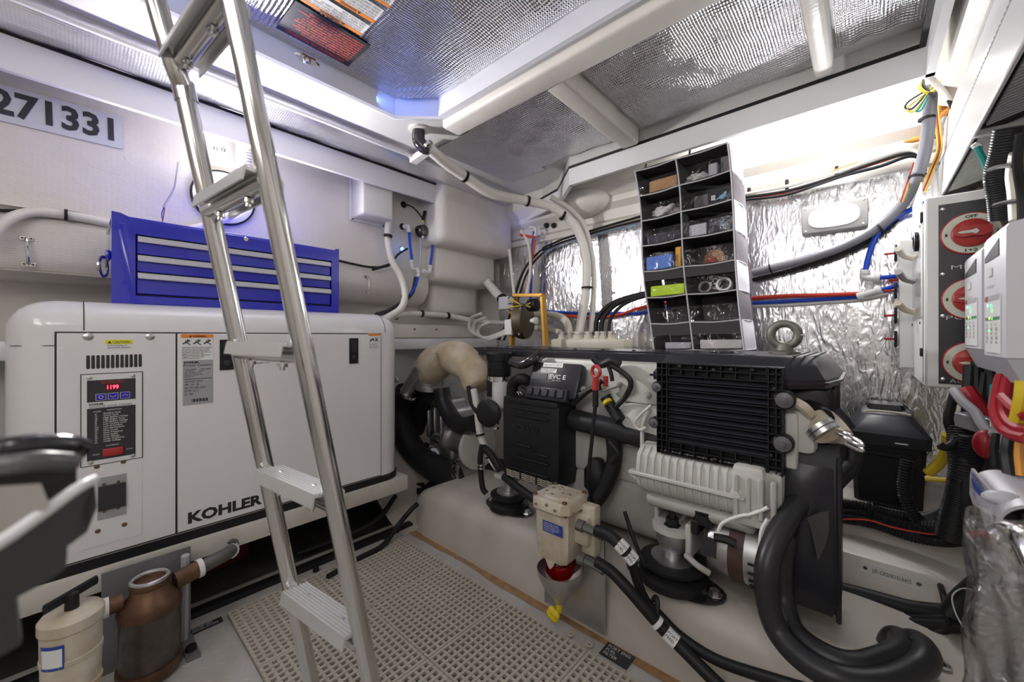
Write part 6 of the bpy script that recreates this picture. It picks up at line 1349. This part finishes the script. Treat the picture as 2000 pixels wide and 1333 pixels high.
# ---------------------------------------------------------------- oval lamp on the foil
fl_ = thing('foil_lamp', W(1627, 423, Y=2.08), 'bright oval lamp in a white rectangular bezel on the foil wall', 'lamp')
c = W(1628, 424, Y=2.06); hw, hh_ = .105, .058
MB().box((c.x - hw, 2.045, c.z - hh_), (c.x + hw, 2.10, c.z + hh_), .010, 2).build('bezel', mat('bezel_plastic', (.48, .48, .47), .4), fl_)
el = lambda r, y: [V((c.x + math.copysign(abs(math.cos(a)) ** .7, math.cos(a)) * .078 * r, y, c.z + math.copysign(abs(math.sin(a)) ** .7, math.sin(a)) * .040 * r)) for a in [2 * math.pi * k / 32 for k in range(32)]]
MB().ring([el(1, 2.046), el(1, 2.040), el(.9, 2.036)]).build('lens', GLOW, fl_)
MB().ring([el(1.06, 2.046), el(1.06, 2.041), el(1.0, 2.041), el(1.0, 2.046)], caps=False).build('rim', GREYP, fl_)
for sx in (-1, 1):
    for sz in (-1, 1): MB().lathe((c.x + sx * (hw - .014), 2.045, c.z + sz * (hh_ - .012)), (0, -1, 0), [(.005, 0), (.003, .002)], 8).build('screw', BRUSH, fl_)
# ---------------------------------------------------------------- hoses and looms on the foil wall
def H(name, q, Y, r, m, lab, cat='cable', **kw):
    return hose(name, [W(a[0], a[1], Y=(a[2] if len(a) > 2 else Y)) for a in q], r, m, lab, cat, **kw)
H('red_hose', [(1055, 613), (1110, 617), (1160, 621), (1210, 615), (1245, 603), (1300, 592), (1400, 586), (1475, 582), (1540, 578), (1600, 577), (1680, 574)], 2.065, .0085, REDH, 'upper long red hose running along the foil wall', 'hose')
H('blue_hose', [(1055, 607), (1110, 611), (1160, 613), (1205, 612), (1245, 612), (1300, 602), (1400, 594), (1475, 592), (1540, 588), (1600, 585), (1675, 580)], 2.075, .0085, BLUH, 'long blue hose running beside the red hose along the foil wall', 'hose')
H('white_hose', [(1470, 598), (1540, 596), (1600, 592), (1680, 586), (1735, 575)], 2.08, .006, HOSEW, 'thin white hose under the blue hose on the foil wall', 'hose')
H('blue_hose', [(1812, 395, 2.0), (1775, 412), (1740, 432), (1712, 462), (1697, 498), (1690, 530)], 2.04, .0095, BLUH, 'blue hose dropping from the cabinet to the white tee fittings', 'hose')
H('blue_hose', [(1718, 543), (1762, 539)], 2.03, .0085, BLUH, 'upper short blue hose from the white tees to the cabinet', 'hose')
H('blue_hose', [(1722, 567), (1760, 556)], 2.03, .0085, BLUH, 'lower short blue hose from the white tees to the cabinet', 'hose')
H('red_hose', [(1735, 548), (1762, 545)], 2.05, .006, REDH, 'short red hose behind the blue hose at the cabinet', 'hose')
elbow([W(1690, 528, Y=2.04), W(1690, 542, Y=2.04), W(1720, 543, Y=2.03)], 'white elbow at the foot of the blue hose beside the cabinet', .012)
elbow([W(1675, 580, Y=2.05), W(1700, 572, Y=2.04), W(1724, 566, Y=2.03)], 'white tee joining the long blue hose beside the cabinet', .012)
elbow([W(1700, 548, Y=2.05), W(1698, 560, Y=2.05), W(1698, 575, Y=2.05)], 'white upright coupling between the two white fittings beside the cabinet', .012)
H('grey_conduit', [(1818, 165, 1.86), (1816, 210, 1.88), (1812, 260, 1.92), (1803, 310, 1.95), (1785, 360, 2.0), (1758, 405), (1710, 447), (1650, 480), (1580, 505), (1520, 521), (1470, 533)], 2.03, .0175, HOSEG, 'thick grey conduit sweeping down across the foil from the upper right', 'conduit', seg=12)
H('corrugated_conduit', [(1752, 428), (1712, 462), (1650, 494), (1580, 518), (1520, 535), (1470, 547)], 2.06, .011, BLK, 'thin corrugated black conduit below the thick grey conduit on the foil', 'conduit', rib=.006)
for i, q in enumerate(((1505, 525), (1718, 446), (1790, 345), (1810, 232))): clampring('cable_tie', W(*q, Y=(2.03, 2.03, 1.98, 1.89)[i]), ((-1, 0, -.25), (-1, 0, -.6), (-.2, 0, -1), (0, 0, 1))[i], .0185, RUB, w=.003, **tagd(('lowest', 'second lowest', 'second highest', 'highest')[i] + ' black cable tie round the thick grey conduit', 'cable tie'))
LM = [(BLK, .007, 0, 'black'), (HOSEW, .007, -8, 'white'), (REDH, .0028, 2, 'red'), (mat('cyan_wire', (.02, .30, .50), .4), .0028, 5, 'cyan'), (YELC, .0025, -2, 'yellow'), (BLK, .006, 7, 'second black'), (ORG, .0025, -11, 'orange')]
for m_, r, d, cn_ in LM:
    rg = random.Random(cn_); j = lambda: rg.uniform(-2, 2)
    H('foil_loom', [(1455, 386 + d * .6 + j()), (1530, 374 + d + j()), (1590, 358 + d + j()), (1650, 338 + d + j()), (1720, 316 + d + j()), (1775, 300 + d * .8), (1800, 312 + d * .3), (1806, 335 + d)], 2.03, r, m_, cn_ + ' wire of the loom along the top edge of the right foil', seg=6)
for i, q in enumerate(((1537, 362), (1634, 336), (1463, 378))): MB().box(W(q[0] - 4, q[1] + 12, Y=2.03), W(q[0] + 4, q[1] - 10, Y=2.05), .002, 1).build('loom_clip', BLK, None, **tagd(('left', 'middle', 'rear left')[i] + ' black clip on the loom above the right foil', 'clip'))
for m_, r, d, cn_ in LM[:4] + LM[4:5]:
    H('foil_loom', [(1262, 428 + d), (1200, 444 + d * .8), (1150, 458 + d * .7), (1100, 473 + d * .7), (1060, 490 + d * .6)], 2.04, r, m_ if cn_ != 'white' else BLK, (cn_ if cn_ != 'white' else 'thick black') + ' wire of the loom along the top edge of the left foil', seg=6)
# wire tails at the upper right
for i, (m_, q) in enumerate(((YELC, [(1822, 168), (1812, 178), (1798, 190), (1778, 205), (1772, 215), (1785, 218), (1800, 200), (1815, 178)]), (BLK, [(1820, 170), (1800, 182), (1775, 198), (1768, 210), (1782, 212), (1808, 185)]), (GRNC, [(1818, 176), (1806, 192), (1796, 210), (1790, 217), (1800, 214), (1812, 190)]), (YELC, [(1800, 158), (1796, 170), (1806, 180), (1822, 178), (1836, 160), (1842, 150)]), (BLK, [(1802, 156), (1804, 168), (1815, 180), (1824, 190)]))):
    H('wire_tail', q, 1.84, .003 if i < 3 else .005, m_, ('thin yellow', 'thin black', 'green', 'thick yellow', 'thick black')[i] + ' tail of the tied wires hanging at the upper right', 'wire', seg=6)
for i, (m_, dx) in enumerate(((YELC, 9), (REDC, 13), (YELC, 17))):
    H('conduit_wire', [(1820 + dx * .6, 180), (1818 + dx, 240), (1822 + dx, 290), (1808 + dx, 330), (1790 + dx, 370 + i * 3)], 1.97, .0026, m_, ('left yellow', 'red', 'right yellow')[i] + ' wire running beside the thick grey conduit', 'wire', seg=6)
for i, (m_, dx) in enumerate(((REDC, -16), (YELC, -12))):
    H('conduit_wire', [(1800 + dx, 318), (1790 + dx, 350), (1775 + dx, 395)], 1.99, .0026, m_, ('red', 'yellow')[i] + ' wire left of the thick grey conduit by the cabinet', 'wire', seg=6)
H('flat_cable', [(1815, 150, 1.80), (1838, 175, 1.82), (1858, 205, 1.85)], 1.8, .012, HOSEW, 'flat whitish cable tail hanging at the upper right corner', 'cable', seg=8, flat=.4)
H('black_cable', [(1836, 172, 1.84), (1850, 190, 1.84), (1862, 212, 1.84)], 1.84, .006, BLK, 'short black cable behind the flat whitish tail', 'cable', seg=8)
fm = MB(); rg = random.Random(5)
for k in range(16):
    q = (rg.uniform(1826, 1850), rg.uniform(180, 262)); fm.sphere(W(*q, Y=2.03), rg.uniform(.014, .03), 10, 7, (1, .7, 1), .4, k)
fm.sphere(W(1790, 272, Y=2.06), .018, 10, 6, (1.8, .6, .5), .4, 3)
fm.build('sealing_foam', FOAM, None, ang=80, **tagd('lumpy orange sealing foam on the upper hull behind the grey conduit', 'foam'))
H('grey_braid', [(1850, 230, 2.0), (1842, 245), (1838, 262)], 2.0, .014, GREYP, 'short grey braided sleeve in front of the orange foam', 'sleeve', rib=.005)
# ---------------------------------------------------------------- cables at the right edge, over and under the chargers
H('black_loom', [(1972, 250, 1.30), (1962, 300, 1.32), (1952, 340, 1.34), (1958, 385, 1.36), (1962, 425, 1.38)], 1.3, .024, RUB, 'thick black braided loom above the nearest charger', 'cable loom', seg=12, rib=.005, ribamp=.05)
H('teal_cable', [(1908, 288, 1.42), (1926, 325, 1.42), (1936, 365, 1.42), (1943, 405, 1.42), (1945, 430, 1.42)], 1.42, .0065, GRNC, 'teal cable dropping in front of the switch cabinet top')
H('flat_cable', [(1985, 300, 1.22), (1978, 340, 1.24), (1982, 380, 1.24), (1985, 430, 1.24)], 1.2, .010, CREAM, 'cream flat cable right of the thick black loom', 'cable', flat=1.6)
H('black_cable', [(1994, 260, 1.1), (1988, 320, 1.12), (1996, 380, 1.14), (1998, 430, 1.14)], 1.1, .007, BLK, 'thin black cable at the right edge above the nearest charger')
for i, q in enumerate((((1932, 332), (1980, 324)), ((1942, 402), (1990, 392)))):
    H('cable_tie', [(q[0][0], q[0][1], 1.28), ((q[0][0] + q[1][0]) / 2, q[0][1] - 7, 1.24), (q[1][0], q[1][1], 1.2)], 1.2, .0045, BLK, ('upper', 'lower')[i] + ' thick black tie across the looms above the chargers', 'cable tie', seg=6)
MB().tube([W(1903, 290, Y=1.45), W(1912, 283, Y=1.45)], .010, 8, 1).build('vent_screw', STEEL, None, **tagd('bright screw clamp at the lower end of the shade-grey vent', 'screw'))
LW = [('red_cable', [(1958, 735, 1.22), (1950, 770, 1.20), (1946, 800, 1.18), (1956, 830, 1.15), (1975, 848, 1.12), (2010, 858, 1.06)], .0105, REDC, 'outer red cable loop below the nearest charger'),
      ('red_cable', [(1970, 740, 1.2), (1962, 775, 1.18), (1962, 805, 1.16), (1972, 825, 1.13), (1990, 838, 1.10), (2015, 842, 1.06)], .0085, REDC, 'inner red cable loop below the nearest charger'),
      ('red_cable', [(1958, 775, 1.16), (1978, 795, 1.12), (2005, 815, 1.08)], .0085, REDC, 'straight red cable crossing below the nearest charger'),
      ('red_cable', [(1888, 760, 1.50), (1905, 785, 1.48), (1922, 815, 1.46), (1928, 850, 1.44)], .015, REDC, 'thick dark red cable below the black switch panel'),
      ('flat_cable', [(1862, 762, 1.45), (1880, 785, 1.42), (1903, 805, 1.40), (1918, 830, 1.38), (1935, 850, 1.36), (1948, 845, 1.34)], .010, GREYP, 'flat grey cable slanting below the black switch panel'),
      ('black_cable', [(1868, 762, 1.55), (1858, 790, 1.54), (1852, 820, 1.53), (1860, 850, 1.53), (1868, 875, 1.53)], .010, RUB, 'black cable curving down from the cabinet left corner'),
      ('black_cable', [(1868, 850, 1.50), (1860, 868, 1.48), (1845, 875, 1.46), (1835, 868, 1.46)], .009, RUB, 'short black cable bend above the yellow cables'),
      ('yellow_cable', [(1998, 745, 1.08), (1995, 775, 1.08), (1990, 800, 1.09), (1985, 822, 1.1)], .009, YELC, 'yellow cable at the right edge below the nearest charger'),
      ('yellow_cable', [(1970, 830, 1.2), (1985, 826, 1.16), (2010, 822, 1.1)], .0075, YELC, 'level yellow cable behind the red loops'),
      ('teal_cable', [(1943, 752, 1.30), (1942, 770, 1.30), (1938, 800, 1.3)], .007, GRNC, 'short teal cable end below the chargers'),
      ('dark_cable', [(1948, 850, 1.30), (1944, 880, 1.28), (1946, 920, 1.26), (1944, 960, 1.26)], .008, RUB, 'dark cable dropping behind the silver hood'),
      ('dark_cable', [(1975, 855, 1.25), (1970, 890, 1.22), (1978, 940, 1.2)], .012, RUB, 'thick dark cable right of the silver hood top'),
      ('grey_cable', [(1962, 850, 1.28), (1960, 880, 1.26), (1964, 910, 1.25)], .005, GREYP, 'thin grey cable behind the silver hood'),
      ('brown_cable', [(1992, 860, 1.15), (1990, 890, 1.14), (1994, 930, 1.13)], .006, ORG, 'orange brown cable at the right edge above the wrapped post')]
for nm, q, r, m_, lab in LW: H(nm, q, 1.2, r, m_, lab, 'cable', seg=8)
for k in range(9):
    rg = random.Random(k + 50); x = 1895 + k * 13
    H('bundle_cable', [(x, 700 + rg.uniform(0, 30), 1.56), (x + rg.uniform(-8, 8), 800, 1.54), (x + rg.uniform(-10, 10), 880, 1.50), (x + rg.uniform(-10, 10), 960, 1.46), (x, 1030, 1.44)], 1.5, rg.uniform(.010, .016), RUB if k % 3 else BLK, ('leftmost', 'second', 'third', 'fourth', 'middle', 'sixth', 'seventh', 'eighth', 'rightmost')[k] + ' of the black cables hanging behind the red loops, counted from the left', 'cable', seg=8, group='black cables behind the chargers')
tb_ = thing('terminal_block', W(1892, 850, Y=1.42), 'clear grey terminal block below the black switch panel', 'terminal block')
a = W(1871, 812, Y=1.46); MB().obox(a + V((.035, -.03, -.012)), V((.06, -.05, -.01)), V((.03, .03, 0)), V((0, 0, .036)), .003, 1).build('housing', mat('clear_grey', (.28, .28, .30), .15), tb_)
MB().obox(a + V((.050, -.052, -.012)), V((.016, -.014, 0)), V((.034, .034, 0)), V((0, 0, .040)), .002, 1).build('end_plate', BRUSH, tb_)
MB().sphere(W(1925, 868, Y=1.36), .026, 14, 10, (.8, .8, 1.25)).build('red_boot', REDC, None, **tagd('bulging red rubber boot below the terminal block', 'boot'))
MB().tube([W(1953, 905, Y=1.3), W(1950, 893, Y=1.3), W(1960, 885, Y=1.28), W(1975, 890, Y=1.26), W(1980, 905, Y=1.25)], .010, 8, 4).build('clamp_band', CANV, None, **tagd('tarnished clamp band behind the silver hood', 'clamp'))
MB().box(W(1878, 985, Y=1.5), W(1996, 870, Y=1.6)).build('dark_backing', BLK, None, **tagd('dark board behind the cables above the silver hood', 'board'))
# ---------------------------------------------------------------- silver hood
sh = thing('silver_hood', W(1930, 1050, X=.16), 'silver metal hood with blue lettering in front of the cables at the right edge', 'cover')
HOOD = mat('hood_silver', (.56, .54, .58), .38, .35, bump=[('noise', 120, .15, .0005)])
hp = [(1894, 930), (1893, 965), (1900, 985), (1913, 995), (1920, 1015), (1924, 1035), (1944, 1050), (1958, 1042), (1950, 1030), (1936, 1015), (1932, 1000), (1932, 957), (1922, 945), (1897, 915)]
MB().prism([W(a, b, X=.16) for a, b in hp], (.004, 0, 0)).build('side_plate', HOOD, sh)
ya, yb = W(1895, 915, X=.16).y, W(1948, 965, X=.16).y; zt = W(1895, 915, X=.16).z
R = []
for k in range(9):
    a = math.pi / 2 * k / 8; R.append((.160 + .04 * (1 - math.cos(a)), zt - .035 + .04 * math.sin(a)))
pr = R + [(.36, zt + .003)]
inn = [(x + .003 if x < .19 else x, z - .004) for x, z in pr][::-1]
MB().prism([V((x, yb, z)) for x, z in pr + inn], (0, ya - yb, 0)).build('hood', HOOD, sh, ang=50)
a = W(1897, 948, X=.158); b = W(1921, 970, X=.158)
MB().prism([W(x, y, X=.1595) for x, y in ((1898, 936), (1920, 963), (1914, 969), (1903, 955))], (-.001, 0, 0)).build('blue_mark', BLUL, sh)
p0 = W(1899, 941, X=.158); p1 = W(1923, 966, X=.158); u_ = (p1 - p0).normalized()
label('SEVERN', W(1898, 939, X=.158), NX[0], NX[1], abs(p1.y - p0.y), .018, mat('navy_ink', (.04, .06, .25), .5), sh, bold=.03)
for k in range(3):
    label('pressure relief assembly', W(1898, 968 + 8 * k, X=.158), NX[0], NX[1], .07 + .02 * k, .004, INK, sh)
MB().box((.19, ya - .02, zt - .12), (.34, yb + .03, zt - .02)).build('dark_core', BLK, sh)
MB().sphere(W(1960, 975, Y=1.05), .016, 10, 7, (1.6, 1, .8)).build('grey_nub', GREYP, sh)
hose('red_tag', [W(1898, 1046, t=.66), W(1915, 1043, t=.64), W(1935, 1050, t=.62)], .006, REDC, 'small red tag at the top of the plastic wrap', 'tag', seg=6)
# ---------------------------------------------------------------- wrapped post
wp = thing('wrapped_post', (.20, .86, 0), 'dark post wrapped in crinkled clear plastic at the lower right corner', 'post')
base = W(1975, 1200, t=.56)
MB().box((base.x - .028, base.y - .02, .0), (base.x + .03, base.y + .03, .60), .008, 2).build('post', mat('post_grey', (.11, .11, .12), .35), wp)
MB().tube([W(1948, 1052, t=.56), W(1975, 1042, t=.55), W(2005, 1062, t=.52), W(2030, 1110, t=.5)], .016, 12, 5).build('chrome_cap', STEEL, wp)
def wfn(u, v):
    a = u * 2 * math.pi; n = math.sin(a * 5 + v * 9) * .006 + math.sin(v * 31 + a * 2) * .004 + math.sin(a * 11 - v * 17) * .003
    r = .040 + .008 * math.sin(v * 3) + n * .8; z = .655 * (1 - v) + .0
    return (base.x + .004 + r * math.cos(a) * 1.05, base.y + r * math.sin(a), z + .01 * math.sin(a * 3) * (1 - v))
MB().grid(wfn, 60, 60).build('plastic_wrap', WRAP, wp, ang=180)
